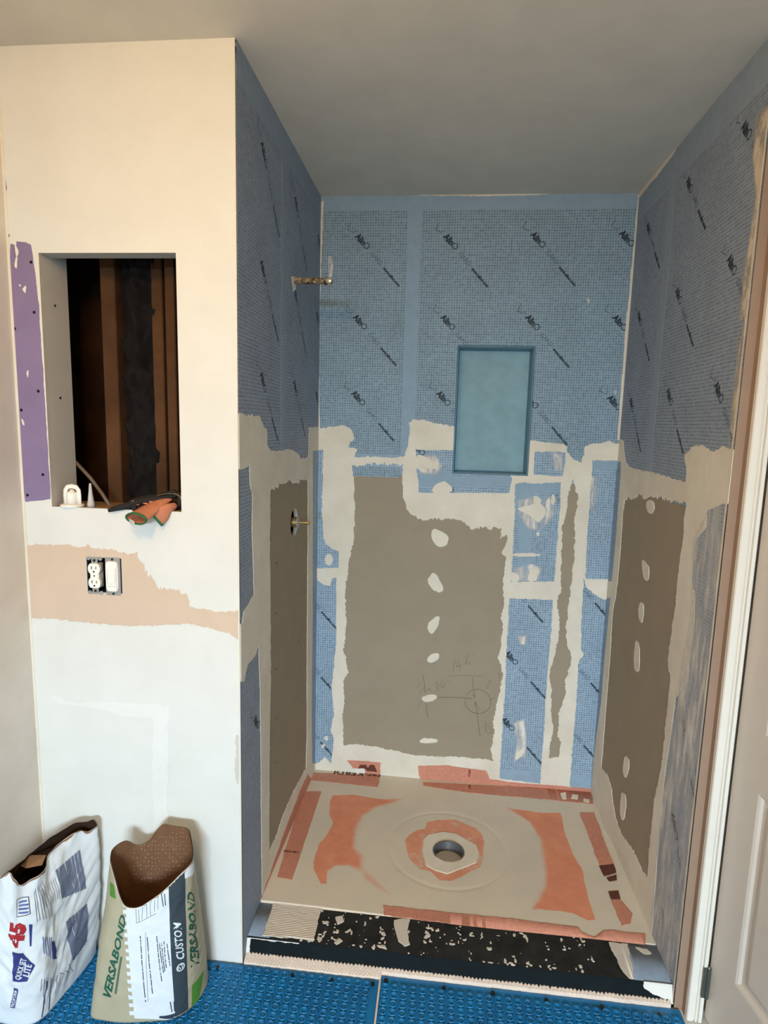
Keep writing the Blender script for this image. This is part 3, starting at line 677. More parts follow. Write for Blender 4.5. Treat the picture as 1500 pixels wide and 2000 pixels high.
# =================================================================== FRONT WALL DETAILS
CF = (-.6, 0.0, 0.0, H)
PP = [(20,475),(33,480),(32,472),(50,473),(60,478),(64,495),(66,510),(70,540),(76,600),(84,720),(93,860),(99,975),(75,977),(50,980),(42,930),(38,860),(34,790),(28,700),(25,640),(20,560)]
pu = patch('exposed_purple_board', F_front, PP, 'purple_paper', wf, h=.0006, thick=.0006, rag=.002, clip=(-.6, OP[0]-.0005, 0, H)); pu['label'] = 'bare purple drywall left of the cabinet opening'
patch('exposed_purple_board', F_front, [(-12,240),(0,238),(3,250),(6,320),(12,360),(14,368),(8,385),(0,340),(-12,330)], 'purple_paper', wf, h=.0006, thick=.0006, rag=.002, clip=CF)['label'] = 'thin sliver of bare purple drywall in the corner'
bm = bmesh.new()
for (x, y) in ((61,512),(67,610),(29,642),(75,764),(42,801),(84,927),(54,967),(6,317),(16,460)):
    a, b = F_front.px((x, y)); bm = bmesh.new()
    lathe(bm, [(.004, -.001), (.004, .0012), (.002, .0006)], 0, 0, n=10)
    for vv in bm.verts: vv.co = Vector(tuple(F_front.to3(a+vv.co.x, b+vv.co.y, vv.co.z)))
    from_bm('board_screw', bm, 'screw_black', wf)
TP = [(46,1067),(70,1063),(130,1064),(160,1070),(172,1062),(180,1070),(215,1072),(240,1082),(268,1079),(275,1095),(285,1120),(300,1133),(310,1150),(340,1150),(365,1162),(370,1185),(395,1190),(430,1195),(463,1193),(475,1193),(475,1250),(466,1248),(440,1235),(400,1225),(370,1218),(310,1222),(240,1222),(160,1215),(120,1210),(40,1207)]
tpl = F_front.P(TP)
def f_tan(a, b):
    d = sdf(tpl, a, b) + .004*fnoise(a, b, .018, 61, (.6, 1.6)) + .007*vnoise(a/.5, b/2.2, .007, 64)*np.clip((a+.40)/.12, .25, 1)*np.clip((b-1.06)/.05, .3, 1)
    return np.maximum(np.maximum(d, rect_sdf(a, b, (-.598, -.004, 0, H))), -rect_sdf(a, b, (OB[0]-.001, OB[1]+.001, OB[2]-.001, OB[3]+.001)))
layer('exposed_tan_paper', F_front, f_tan, bb([tpl], .01, CF), .0025, .0007, .0007, 'tan_paper', wf)['label'] = 'bare tan paper band around the outlet'
for c in ([(30,478),(32,500),(28,520),(34,530),(36,490)], [(36,555),(42,556),(40,566)], [(45,565),(50,560),(49,572)], [(52,725),(56,724),(55,738),(53,738)], [(40,815),(46,820),(52,836),(44,830)]):
    patch('compound_smear', F_front, c, 'white_compound', wf, h=.001, thick=.001, rag=.004, clip=(-.6, OP[0], 0, H))
patch('compound_seam', F_front, [(90,1355),(150,1372),(210,1368),(300,1376),(330,1380),(325,1800),(300,1800),(298,1400),(240,1398),(190,1385),(120,1375)], 'wall_white_patch', wf, h=.0008, thick=.0008, rag=.006, clip=CF)
patch('compound_scrape', F_front, [(462,1430),(470,1445),(470,1490),(464,1530),(459,1500)], 'gray_paper', wf, h=.0006, thick=.0006, rag=.008, clip=CF)
patch('plaster_nick', F_front, [(260,1392),(268,1398),(262,1396)], 'slot_dark', wf, h=.0006, thick=.0006, rag=.001, clip=CF)
bm = bmesh.new(); box(bm, -.6, -.593, -.0012, 0, 0, H); from_bm('corner_bead', bm, 'cream_compound', wf)

# ---- cavity behind the opening: a recess with board reveals, framing and insulation
rv = empty('wall_cavity', (-.33, .05, 1.3), 'dark open cabinet recess in the wall with exposed framing', 'recess')
dp = abs(un((130, 520), 0, OP[0]+.0)[1])
RD_ = min(max(dp, .08), .14)
bm = bmesh.new(); box(bm, OP[0]-.013, OP[0], .0137, RD_, OP[2], OP[3]+.02); from_bm('reveal_panel', bm, 'gray_paper', rv)['label'] = 'grey board reveal on the left side'
bm = bmesh.new(); box(bm, OP[0]+.0, .0-.02, .0138, .05, OP[3]-.0, OP[3]+.013)
from_bm('reveal_panel', bm, 'gray_paper', rv)
bm = bmesh.new(); box(bm, OP[0], -.016, .0138, .13, OP[2]-.035, OP[2]-.0002); from_bm('sill_board', bm, 'cardboard_brown', rv)
for z, y in ((1.905, .055), (1.665, .058), (1.395, .06), ):
    bm = bmesh.new(); lathe(bm, [(.0035, 0), (.0035, .001)], 0, 0, n=8)
    for v in bm.verts: v.co = Vector((OP[0]+.0002+v.co.z, y+v.co.x, z-.06+v.co.y))
    from_bm('board_screw', bm, 'screw_black', rv)
def stud(xp0, xp1, y, z0=1.29, z1=2.05, dy=.09, mat='stud_wood'):
    x0 = un((xp0, 750), 1, y)[0]; x1 = un((xp1, 750), 1, y)[0]; bm = bmesh.new(); box(bm, x0, x1, y, y+dy, z0, z1, .002)
    return from_bm('stud', bm, mat, rv)
stud(203, 231, .15); stud(300, 321, .17); stud(326, 344, .145)
bm = bmesh.new(); box(bm, -.62, -.016, .33, .345, 1.2, 2.3); from_bm('back_board', bm, 'dark_board', rv)
bm = bmesh.new(); box(bm, -.64, -.62, .0135, .34, 1.2, 2.3); box(bm, -.64, -.016, .0135, .34, 2.2, 2.22); box(bm, -.64, -.016, .0135, .34, 1.19, 1.21); box(bm, -.022, -.0145, .0135, .34, 1.2, 2.2); from_bm('cavity_liner', bm, 'dark_board', rv)
# insulation: crumpled black facing
bm = bmesh.new(); nu, nv = 26, 90; x0 = un((238, 750), 1, .17)[0]; x1 = un((306, 750), 1, .17)[0]; gr = []
A_, B_ = np.meshgrid(np.linspace(0, 1, nu), np.linspace(0, 1, nv), indexing='ij')
zz = 1.25+B_*.9; xx = x0+A_*(x1-x0) + .012*fnoise(A_*0+.3, zz, .06, 3)*A_*2
yy = .19 - .035*np.sin(A_*PI) - .028*fnoise(xx*2, zz, .045, 31) - .01*np.abs(fnoise(xx, zz, .02, 35))
vs = [[bm.verts.new((xx[i,j], yy[i,j], zz[i,j])) for j in range(nv)] for i in range(nu)]
for i in range(nu-1):
    for j in range(nv-1): bm.faces.new((vs[i][j], vs[i+1][j], vs[i+1][j+1], vs[i][j+1]))
from_bm('insulation_batt', bm, 'insulation_black', rv, smooth=True)
c0 = un((146, 900), 1, .12); c1 = un((178, 935), 1, .10); c2 = un((200, 965), 1, .085); c3 = un((217, 992), 1, .07)
bm = bmesh.new(); tube(bm, [c0, c1, c2, c3], [.005]*4, 8); cb = from_bm('cable', bm, 'cable_gray', rv, smooth=True)

# =================================================================== SHOWER TRAY
bm = None
O1 = [(650,1553),(690,1552),(740,1560),(784,1561),(765,1568),(730,1578),(706,1596),(694,1625),(692,1655),(708,1675),(705,1700),(680,1690),(655,1690),(640,1700),(638,1727),(628,1725),(612,1700),(612,1685),(622,1650),(645,1620),(650,1605),(643,1590),(645,1565)]
O1t = [(700,1690),(725,1705),(770,1750),(745,1742),(712,1720)]
O2 = [(990,1578),(1060,1588),(1095,1587),(1098,1600),(1103,1625),(1120,1670),(1138,1700),(1145,1735),(1155,1770),(1163,1797),(1148,1797),(1120,1783),(1040,1775),(1055,1755),(1066,1720),(1064,1690),(1056,1640),(1034,1605)]
RO = [(790,1640),(800,1628),(815,1620),(830,1618),(832,1605),(855,1600),(890,1600),(910,1608),(930,1617),(942,1630),(948,1645),(945,1658),(945,1675),(938,1695),(920,1702),(905,1712),(880,1722),(858,1720),(840,1703),(820,1698),(800,1680),(793,1660)]
RI = [(827,1640),(837,1630),(865,1625),(890,1628),(910,1640),(930,1650),(935,1665),(930,1685),(905,1695),(873,1707),(850,1700),(832,1690),(826,1665)]
PO1, PO1t, PO2, PRO, PRI = [F_pan.P(p) for p in (O1, O1t, O2, RO, RI)]
dx, dy = F_pan.px((876,1664)); DR2 = (dx, dy)
def fleece(a, b):
    n = fnoise(a, b, .03, 400)
    rr = np.hypot(a-DR[0], b-DR[1])
    soft = 1-np.clip((rr-.36)/.08, 0, 1)        # float worked the middle thin and feathery
    def s(p, w, amp=.004): return np.clip(.5 - (sdf(p, a, b)+amp*n)/w, 0, 1)
    o = np.maximum(s(PO1, .006)*(1-soft) + s(PO1, .05, .006)*soft, s(PO2, .006)*(1-soft) + s(PO2, .05, .006)*soft)
    o = np.maximum(o, .55*s(PO1t, .03))
    ring = np.minimum(s(PRO, .008), 1-s(PRI, .006, .003))
    return np.maximum(o, .72*ring*np.clip(1+.5*n, 0, 1))
fronty = lambda x: .166
tray_c = (W/2, .57, 0)
tray = empty('shower_tray', (W/2, .57, 0), 'orange shower tray skimmed with tan thinset around the drain', 'shower tray')
def f_pan(a, b): return np.maximum(rect_sdf(a, b, (.001, W-.001, .1655, D-.001)) , .052-np.hypot(a-dx, b-dy))
def reparent(o, p):
    if o is not None: o.data.transform(Matrix.Translation(-Vector(p.location))); o.parent = p
    return o
reparent(layer('tray_surface', F_pan, f_pan, (.001, W-.001, .1655, D-.001), .0035, 0, .035, 'pan_surface', None, merge=False, extra={'fleece': fleece}), tray)
PS = [[(590,1508),(742,1516),(738,1538),(605,1524)], [(826,1528),(1160,1545),(1158,1571),(920,1549),(826,1535)], [(592,1547),(628,1546),(600,1630),(570,1719),(541,1714)],
      [(1132,1587),(1160,1587),(1192,1672),(1200,1690),(1171,1692)], [(1192,1757),(1212,1757),(1235,1785),(1232,1805),(1215,1808)],
      [(749,1769),(860,1781),(1000,1795),(1130,1811),(1136,1820),(1160,1830),(1180,1816),(1260,1824),(1262,1850),(1160,1838),(1000,1820),(860,1802),(749,1788)]]
for i, p in enumerate(PS):
    reparent(patch('edge_band', F_pan, p, 'orange_mesh_membrane', None, h=.0012, thick=.001, rag=.0035 if i != 2 else .0015, clip=(.001, W-.001, .160, D-.0015), res=.003), tray)
for p in ([(1171,1692),(1198,1688),(1205,1705),(1180,1712)], [(1183,1714),(1204,1709),(1206,1720),(1189,1723)], [(1187,1741),(1208,1740),(1212,1756),(1193,1758)]):
    reparent(patch('printed_logo', F_pan, p, 'dark_orange_print', None, h=.0016, thick=.0006, rag=.003, clip=CB), tray)
for p in ([(1094,1550),(1104,1548),(1108,1562),(1098,1562)], [(1118,1552),(1130,1553),(1128,1562),(1116,1560)], [(1140,1560),(1152,1562),(1150,1568),(1140,1566)], [(1168,1590),(1176,1610),(1190,1640),(1180,1630)]):
    reparent(patch('thinset_smear', F_pan, p, 'tan_thinset', None, h=.0022, thick=.001, rag=.004, clip=(.001, W-.001, .16, D-.002)), tray)
# lettering, upside down on the back band
g = glyphs('Schluter-KERDI', .050, .0012, 1.0); g = (g[0]*np.array([.315/g[0][:,0].max(), 1]), g[1])
ox, oy = F_pan.px((790, 1516)); o = put('printed_lettering', F_pan, [g], (ox, oy), PI+.0, 'dark_orange_print', None, .0016, clip=(.01, F_pan.px((742,1520))[0], .2, D-.002)); reparent(o, tray)
g = glyphs('CES PAN', .014, .0006); o = put('printed_lettering', F_pan, [g], F_pan.px((584, 1664)), PI, 'dark_orange_print', None, .0016); reparent(o, tray)
g = glyphs('SPICH', .012, .0006); o = put('printed_lettering', F_pan, [g], F_pan.px((915, 1533)), -PI/2, 'dark_orange_print', None, .0016); reparent(o, tray)
# wall turned up orange bands
for p in ([(676,1484),(720,1486),(744,1489),(742,1520),(700,1516),(690,1500)], [(816,1495),(870,1494),(912,1500),(950,1504),(957,1521),(1000,1527),(1100,1535),(1160,1541),(1160,1560),(830,1545),(825,1530),(818,1512)]):
    patch('tray_edge_band', F_back, p, 'orange_mesh_membrane', wall_back, h=.0028, thick=.0028, rag=.003, clip=(0.002, W-.002, .0, H))
put('printed_logo', F_back, [(np.array(F_back.P([(703,1493),(716,1493),(720,1503),(700,1500)])), [[0,1,2,3]]), (np.array(F_back.P([(722,1493),(731,1493),(737,1507),(716,1505)])), [[0,1,2,3]])], (0, 0), 0, 'dark_orange_print', wall_back, .0032)
g = glyphs('SPICH', .013, .0006); put('printed_lettering', F_back, [g], F_back.px((915, 1502)), -PI/2, 'dark_orange_print', wall_back, .0032)
patch('thinset_smear', F_back, [(690,1500),(712,1500),(714,1510),(695,1512)], 'white_compound', wall_back, h=.0036, thick=.001, rag=.003, clip=CB)
# drain
hz = float(pan_h(np.array(dx), np.array(dy)))
dr = empty('shower_drain', (dx, dy, hz-.09), 'grey round open shower drain in the tray centre', 'drain')
bm = bmesh.new(); n = 40
rings = [[(dx+r*math.cos(2*PI*k/n), dy+r*math.sin(2*PI*k/n), hz+z) for k in range(n)] for r, z in ((.0585, .0012), (.0575, .003), (.0535, .003), (.0515, .0), (.0505, -.05), (.044, -.056), (.043, -.09))]
loft(bm, rings, cap=False); from_bm('drain_body', bm, 'drain_gray', dr, smooth=True)
bm = bmesh.new(); lathe(bm, [(.0445, -.088), (.0445, -.0875)], dx, dy, hz, 32); from_bm('drain_bottom', bm, 'drain_dark', dr)
bm = bmesh.new(); loft(bm, [[(dx+r*math.cos(2*PI*k/n), dy+r*math.sin(2*PI*k/n), hz+z) for k in range(n)] for r, z in ((.045, -.0535), (.036, -.055), (.034, -.075))], cap=False)
from_bm('drain_ring', bm, 'drain_gray', dr, smooth=True)
ph = [(dx+(.098+.006*math.sin(3*t)+.003*math.sin(7*t))*math.cos(t), dy+(.088+.004*math.cos(2*t))*math.sin(t)) for t in np.linspace(0, 2*PI, 40, endpoint=False)]
def f_flange(a, b): return np.maximum(sdf(PRI, a, b)+.0015*fnoise(a, b, .02, 5), .0578-np.hypot(a-dx, b-dy))
reparent(layer('drain_collar', F_pan, f_flange, bb([PRI], .01), .003, .0015, .0015, 'tan_thinset', None, merge=False), tray)

# =================================================================== CURB
cu = empty('shower_curb', (W/2, .09, -.01), 'low black coated threshold between the tray and blue mat', 'curb')
yfl, yfr = .036, .036
bm = bmesh.new(); N_ = 24; R_ = []
for i in range(N_+1):
    x = .002+(W-.004)*i/N_; t = i/N_; yf = yfl*(1-t)+yfr*t; zt_ = float(curb_h(np.array(x), 0)); w1 = .0012*math.sin(i*2.1)
    R_.append([(x, .1645, -.01), (x, .1645, zt_), (x, yf+.004, zt_), (x, yf, zt_-.004), (x, .021+w1, .0), (x, .021, -.01)])
loft(bm, R_)
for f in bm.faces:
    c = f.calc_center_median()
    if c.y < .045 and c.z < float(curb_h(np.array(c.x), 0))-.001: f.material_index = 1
cbm = from_bm('curb_body', bm, ['black_waterproofing', 'dark_front_coat'], cu)
CC = (.004, W-.004, .038, .163)
def cpatch(name, px, mat, rag=.004, h=.001, **kw): return reparent(patch(name, F_curb, px, mat, None, h=h, thick=h, rag=rag, clip=kw.pop('clip', (.002, W-.002, .040, .1645)), **kw), cu)
cpatch('membrane_strip', [(478,1833),(525,1840),(545,1755),(495,1745)], 'dusty_fleece', rag=.001)
cpatch('membrane_strip', [(1222,1835),(1320,1850),(1330,1935),(1232,1918)], 'dusty_fleece', rag=.001)
cpatch('compound_smear', [(1189,1840),(1226,1844),(1235,1880),(1240,1918),(1228,1912),(1210,1890),(1202,1870)], 'mortar', rag=.006, h=.0016)
cpatch('compound_smear', [(1240,1850),(1262,1856),(1275,1862),(1258,1865)], 'mortar', rag=.008, h=.0016)
combed = F_curb.P([(533,1766),(590,1768),(628,1774),(613,1836),(560,1832),(513,1828)])
reparent(layer('combed_mortar', F_curb, lambda a, b: sdf(combed, a, b)+.004*fnoise(a, b, .02, 9), bb([combed], .004, (.002, W, .04, .168)), .0013, .0025, .003, 'mortar', None, merge=False,
      hfun=lambda a, b: .0018*np.sin((b+.001*fnoise(a, b, .04, 3))*2*PI/.0062)), cu)
def speck(a, b):
    n = vnoise(a/.9, b/1.6, .014, 700)*.6 + vnoise(a, b, .006, 701)*.5
    zone = .25*np.exp(-((b-.052)/.010)**2)*(vnoise(a, b*0, .07, 703) > -.1) + .15*np.clip(1-(a-.16)/.3, 0, 1) + .06*vnoise(a, b, .1, 704)
    m = np.clip((a-.15)/.02, -1, 0) + np.clip((1.02-a)/.02, -1, 0)
    return (.60 - n - zone - m*.5)*.01
reparent(layer('mortar_spot', F_curb, speck, (.15, 1.03, .040, .1640), .0022, .0014, .0014, 'mortar', None), cu)['kind'] = 'stuff'
for p in ([(655,1792),(668,1790),(672,1800),(660,1806)], [(770,1798),(785,1795),(801,1796),(795,1820),(800,1845),(790,1848),(778,1838),(770,1815)], [(652,1842),(662,1833),(672,1838),(658,1846)], [(735,1846),(752,1846),(755,1854),(740,1852)]):
    cpatch('mortar_spot', p, 'mortar', rag=.004, h=.002)
# white compound at the ends of the front face
F_cf = Frame(1, .020, (1,0,0), (0,0,1), (0,-1,0))
class SlopeFrame:
    hf = None
    def to3(s, a, b, h):
        a = np.asarray(a, float); b = np.asarray(b, float); t = np.clip(a/W, 0, 1)
        zt_ = curb_h(a, 0*a); y0 = .021+0*t; y1 = yfl*(1-t)+yfr*t; f = np.clip(b/(zt_-.004), -.2, 1.0)
        y = y0+(y1-y0)*f - np.asarray(h); return np.stack([a, y, b], -1)
SF = SlopeFrame()
def f_end(a, b):
    n = fnoise(a, b, .02, 801); d = np.minimum(a-.012-.004*n, 9)
    e = np.maximum(1.135-a+.02*n, .022-b+.012*n+.3*(1.16-a)); e2 = np.maximum(W-.014-a, -9*np.ones_like(a))
    up = np.maximum(.0435-b+.003*n, a-.16)
    return np.maximum(np.minimum(np.minimum(d, e), np.minimum(e2, up)), rect_sdf(a, b, (.002, W-.002, .0, .047)))
reparent(layer('compound_smear', SF, f_end, (.002, W-.002, .001, .0465), .002, .0015, .0012, 'white_compound', None, merge=False), cu)
# combed mortar squeezed out at the foot of the curb
def foot(a, b):
    lo = np.where(a < .405, -.0025, .0125) + .0015*fnoise(a, b, .015, 33); hi = .0235 + .003*fnoise(a, b, .01, 31) + .002*np.sin(a*2*PI/.0105)
    return np.maximum(np.maximum(lo-b, b-hi), rect_sdf(a, b, (.004, W-.01, -.06, .03)))
mt = layer('squeezed_mortar', F_floor, foot, (.004, W-.01, -.008, .030), .0014, .001, .008, 'mortar_pink', None, merge=False,
      hfun=lambda a, b: .0016*np.sin(a*2*PI/.0105+8*b)*(.6+.4*np.sin(b*2*PI/.009)) + .009*np.clip((b+.003)/.026, 0, 1))
reparent(mt, cu)['label'] = 'pinkish combed mortar along the foot of the threshold'

# =================================================================== BLUE FLOOR MATS
def mat_sheet(x0, x1, y0, y1, label, notch=None):
    o = empty('floor_mat', ((x0+x1)/2, (y0+y1)/2, -.012), label, 'floor mat', 'blue studded floor mats')
    bm = bmesh.new(); box(bm, x0, x1, y0, y1, -.010, -.0045, .0008); from_bm('mat_base', bm, 'blue_mat', o)
    px, py = .0262, .0240; V = []; Fc = []
    i0 = int(math.ceil((x0+.012)/px)); i1 = int((x1-.012)/px); j1 = int(math.floor((y1-.012)/py)); j0 = int(math.ceil((y0+.012)/py))
    def prof(cx, cy, rings, n, sq):
        b0 = len(V)
        for r, z in rings:
            for q in range(n):
                t = 2*PI*(q+.5)/n; m = 1.0
                if sq: c, s = abs(math.cos(t)), abs(math.sin(t)); m = 1/((c**4+s**4)**.25)
                V.append((cx+r*m*math.cos(t), cy+r*m*math.sin(t), z))
        for k_ in range(len(rings)-1):
            for q in range(n): Fc.append((b0+k_*n+q, b0+k_*n+(q+1) % n, b0+(k_+1)*n+(q+1) % n, b0+(k_+1)*n+q))
        Fc.append(tuple(b0+(len(rings)-1)*n+q for q in range(n)))
    for j in range(j0, j1+1):
        far = j*py < -.6
        for i in range(i0, i1+1):
            x, y = i*px, j*py
            if (i+j) % 2 == 0: prof(x, y, [(.0118, -.0046), (.0112, -.0005), (.0098, 0), (.0075, 0), (.0066, -.0030), (.0028, -.0030), (.0016, -.0010)] if not far else [(.0118, -.0046), (.0105, 0), (.007, -.002)], 12 if not far else 8, False)
            else: prof(x, y, [(.0108, -.0046), (.0102, -.0004), (.0088, 0), (.0066, -.0006), (.0050, -.0026)] if not far else [(.0108, -.0046), (.0095, 0), (.006, -.001)], 12 if not far else 8, True)
    me = bpy.data.meshes.new('studs'); me.from_pydata(V, [], Fc); me.update(); me.polygons.foreach_set('use_smooth', np.ones(len(Fc), bool))
    me.transform(Matrix.Translation(-Vector(o.location))); s = link('mat_studs', me, 'blue_mat', o); s['kind'] = 'stuff'
    return o
mA = mat_sheet(-.598, .400, -1.9, -.0035, 'blue studded floor mat under the two bags, left of the seam')
mB = mat_sheet(.406, 1.225, -1.9, .0110, 'blue studded floor mat right of the seam, in front of the threshold')
bm = bmesh.new(); box(bm, .4005, .4055, -1.9, -.004, -.010, -.0010, .0005)
tag(from_bm('mat_seam_filler', bm, 'mortar_pink'), 'pale mortar line filling the seam between the blue mats', 'mortar seam')
for i, (x, y) in enumerate(((571,1905),(648,1915),(728,1922),(754,1915),(867,1930),(963,1940),(1067,1954),(1175,1967),(1287,1982),(425,1890))):
    X = un((x, y), 2, -.002); par = mA if X[0] < .4 else mB
    bm = bmesh.new(); lathe(bm, [(.0055, -.005), (.0055, .0006), (.003, .0001)], X[0], X[1], 0, 10); from_bm('mat_screw', bm, 'screw_black', par)

# =================================================================== DOOR, CASING, HINGES
prof = [(0,0),(0,-.011),(.002,-.014),(.015,-.014),(.0170,-.010),(.0190,-.010),(.0210,-.0150),(.0250,-.0150),(.0262,-.010),(.0275,-.010),(.0290,-.0165),(.0365,-.0165),(.038,-.0150),(.0385,0)]
bm = bmesh.new(); XC = 1.2345
loft(bm, [[(XC+a, b, z) for a, b in prof] for z in (-.01, 2.11)])
trim = tag(from_bm('trim_1', bm, 'trim_white'), 'white moulded door casing at the right edge', kind='structure')
bm = bmesh.new(); box(bm, XC+.0385, XC+.0455, -.001, .12, -.01, 2.06); from_bm('jamb', bm, 'trim_white', trim)
bm = bmesh.new(); loft(bm, [[(x, b, 2.06+a) for a, b in prof] for x in (XC, 2.08)]); from_bm('head_casing', bm, 'trim_white', trim)
HX, HY = 1.2800, -.012; TH = math.radians(11)
dref = Vector((math.sin(TH), -math.cos(TH), 0)); nrm = Vector((-math.cos(TH), -math.sin(TH), 0))  # face towards the shower side
dr_o = empty('door', (HX, HY, .0), 'beige six-panel door swung open at the right edge', 'door'); dr_o['kind'] = 'structure'; del dr_o['category']
dr_o.name = 'door_1'
def dp3(s, d, z): v = Vector((HX, HY, 0)) + dref*s + nrm*d; return (v.x, v.y, z)
def dbox(bm, s0, s1, d0, d1, z0, z1):
    v = [bm.verts.new(dp3(s, d, z)) for s in (s0, s1) for d in (d0, d1) for z in (z0, z1)]
    for q in ((0,1,3,2),(4,6,7,5),(0,4,5,1),(2,3,7,6),(0,2,6,4),(1,5,7,3)): bm.faces.new([v[i] for i in q])
DW = .70; zp = [(0.20, .715), (.86, 1.50), (1.62, 1.92)]
pz = None
bm = bmesh.new(); cols = [(.090, .325), (.385, .618)]
dbox(bm, .0, cols[0][0], -.0, -.035, .008, 2.04); dbox(bm, cols[0][1], cols[1][0], 0, -.035, .008, 2.04); dbox(bm, cols[1][1], DW, 0, -.035, .008, 2.04)
for c in cols:
    prev = .008
    for z0, z1 in zp + [(2.04, None)]:
        dbox(bm, c[0], c[1], 0, -.035, prev, z0); prev = z1
from_bm('door_frame', bm, 'door_paint', dr_o)
for c in cols:
    for z0, z1 in zp:
        bm = bmesh.new()
        rs = []
        for ins, d in ((0, 0), (.006, -.003), (.010, -.009), (.020, -.010), (.036, -.003), (.040, -.002)):
            rs.append([dp3(c[0]+ins, d, z0+ins), dp3(c[1]-ins, d, z0+ins), dp3(c[1]-ins, d, z1-ins), dp3(c[0]+ins, d, z1-ins)])
        loft(bm, rs, cap=False); bm.verts.ensure_lookup_table(); bm.faces.new(bm.verts[-4:]); dbox(bm, c[0], c[1], -.02, -.034, z0, z1); from_bm('door_panel', bm, 'door_paint', dr_o)
for z in (.115, 1.94):
    zc = z
    bm = bmesh.new()
    tube(bm, [(HX-.006, HY-.006, zc-.045), (HX-.006, HY-.006, zc+.045)], .006, 12); tube(bm, [(HX-.006, HY-.006, zc+.045), (HX-.006, HY-.006, zc+.049)], [.0045, .002], 12)
    box(bm, HX-.019, HX-.006, -.0200, -.0165, zc-.044, zc+.044); 
    from_bm('hinge', bm, 'hinge_metal', dr_o)['label'] = 'dark grey butt hinge'

# =================================================================== SHOWER ARM STUB AND VALVE
e0 = un((574, 548), 0, 0.0); y_ = e0[1]
e1 = un((651, 551), 1, y_-.0)
tip = Vector((e1[0], y_-.01, e1[2]))
sa = empty('shower_arm_pipe', tuple(e0), 'rusty stub pipe sticking out of the left shower wall', 'pipe')
st = Vector(tuple(e0)); d_ = (tip-st); 
bm = bmesh.new(); tube(bm, [st-d_.normalized()*.03, st, st+d_*.3, st+d_*.80], [.0098, .0100, .0104, .0100], 14); from_bm('pipe', bm, 'rusty_pipe', sa, smooth=True)
bm = bmesh.new(); tube(bm, [st+d_*.79, st+d_*.80, st+d_*.98, st+d_*1.0], [.0105, .0132, .0132, .0115], 14); from_bm('pipe_end', bm, 'chrome_end', sa, smooth=True)
patch('compound_smear', F_sl, [(569,540),(577,540),(577,566),(572,570)], 'white_compound', wsl, rag=.004, clip=CL)
va = empty('shower_valve', (-.03, VC[0], VC[1]), 'brass valve stem poking through the round hole in left wall', 'valve')
bm = bmesh.new(); tube(bm, [(-.075, VC[0], VC[1]), (-.03, VC[0], VC[1])], .030, 20); tube(bm, [(-.03, VC[0], VC[1]), (.010, VC[0], VC[1]), (.014, VC[0], VC[1])], [.018, .018, .014], 20); from_bm('valve_body', bm, 'brass', va, smooth=False)
bm = bmesh.new(); tube(bm, [(.012, VC[0], VC[1]), (.015, VC[0], VC[1])], .021, 20); from_bm('retaining_ring', bm, 'device_gray', va)
bm = bmesh.new(); tube(bm, [(.013, VC[0], VC[1]), (.040, VC[0], VC[1])], .0038, 10); tube(bm, [(.038, VC[0], VC[1]), (.055, VC[0], VC[1]), (.057, VC[0], VC[1])], [.0058, .0058, .004], 10); from_bm('valve_stem', bm, 'brass', va, smooth=False)
bm = bmesh.new(); box(bm, -.10, -.085, .02, D, .2, 2.3); from_bm('cavity_back', bm, 'dark_board', wsl)

# =================================================================== OUTLET AND DIMMER
a0, a1, b0, b1 = OB
ob = empty('electrical_box', ((a0+a1)/2, .03, b0), 'dark blue two-gang box holding outlet and dimmer, cover plate off', 'electrical box')
bm = bmesh.new(); t = .003
for q in ((a0, a0+t, .0, .06, b0, b1), (a1-t, a1, .0, .06, b0, b1), (a0, a1, .0, .06, b0, b0+t), (a0, a1, .0, .06, b1-t, b1), (a0, a1, .057, .06, b0, b1)): box(bm, *q)
from_bm('box_shell', bm, 'box_blue', ob)
cx1 = F_front.px((186, 1124))[0]; cz = F_front.px((186, 1124))[1]; cx2 = F_front.px((221, 1123))[0]; cz2 = cz
rc = empty('outlet_receptacle', (cx1, 0, cz), 'white duplex outlet without cover plate, left of the dimmer', 'outlet')
def shape2(n, rx, rz, ex=2.0, cut=None):
    o_ = []
    for q in range(n):
        t = 2*PI*q/n; c, s = math.cos(t), math.sin(t); x = rx*math.copysign(abs(c)**(2/ex), c); z = rz*math.copysign(abs(s)**(2/ex), s)
        if cut: z = max(-cut, min(cut, z))
        o_.append((x, z))
    return o_
def plateau(bm, cx, cz, sh, y0, y1, bev=.0008):
    rs = [[(cx+x, y0, cz+z) for x, z in sh], [(cx+x, y1+bev, cz+z) for x, z in sh], [(cx+x*.95, y1, cz+z*.95) for x, z in sh]]
    loft(bm, rs)
for dz in (.0195, -.0195):
    bm = bmesh.new(); plateau(bm, cx1, cz+dz, shape2(28, .0172, .0172, 2.2, .0143), .004, -.006)
    f_ = from_bm('outlet_face', bm, 'white_plastic', rc)
    bm = bmesh.new()
    box(bm, cx1-.0072, cx1-.0052, -.0064, -.0055, cz+dz-.001, cz+dz+.0075); box(bm, cx1+.0052, cx1+.0072, -.0064, -.0055, cz+dz-.0005, cz+dz+.0065)
    loft(bm, [[(cx1+.0026*math.cos(t), yy_, cz+dz-.0075+.0026*math.sin(t)) for t in np.linspace(0, 2*PI, 10, endpoint=False)] for yy_ in (-.0055, -.0064)])
    s_ = from_bm('slots', bm, 'slot_dark', None); s_.data.transform(Matrix.Translation(-Vector(rc.location))); s_.parent = f_
bm = bmesh.new(); box(bm, cx1-.0125, cx1+.0125, -.0045, .02, cz-.034, cz+.034, .002); from_bm('outlet_body', bm, 'white_plastic', rc)
bm = bmesh.new()
box(bm, cx1-.009, cx1+.009, -.0012, .0005, cz-.046, cz+.046, .0004)
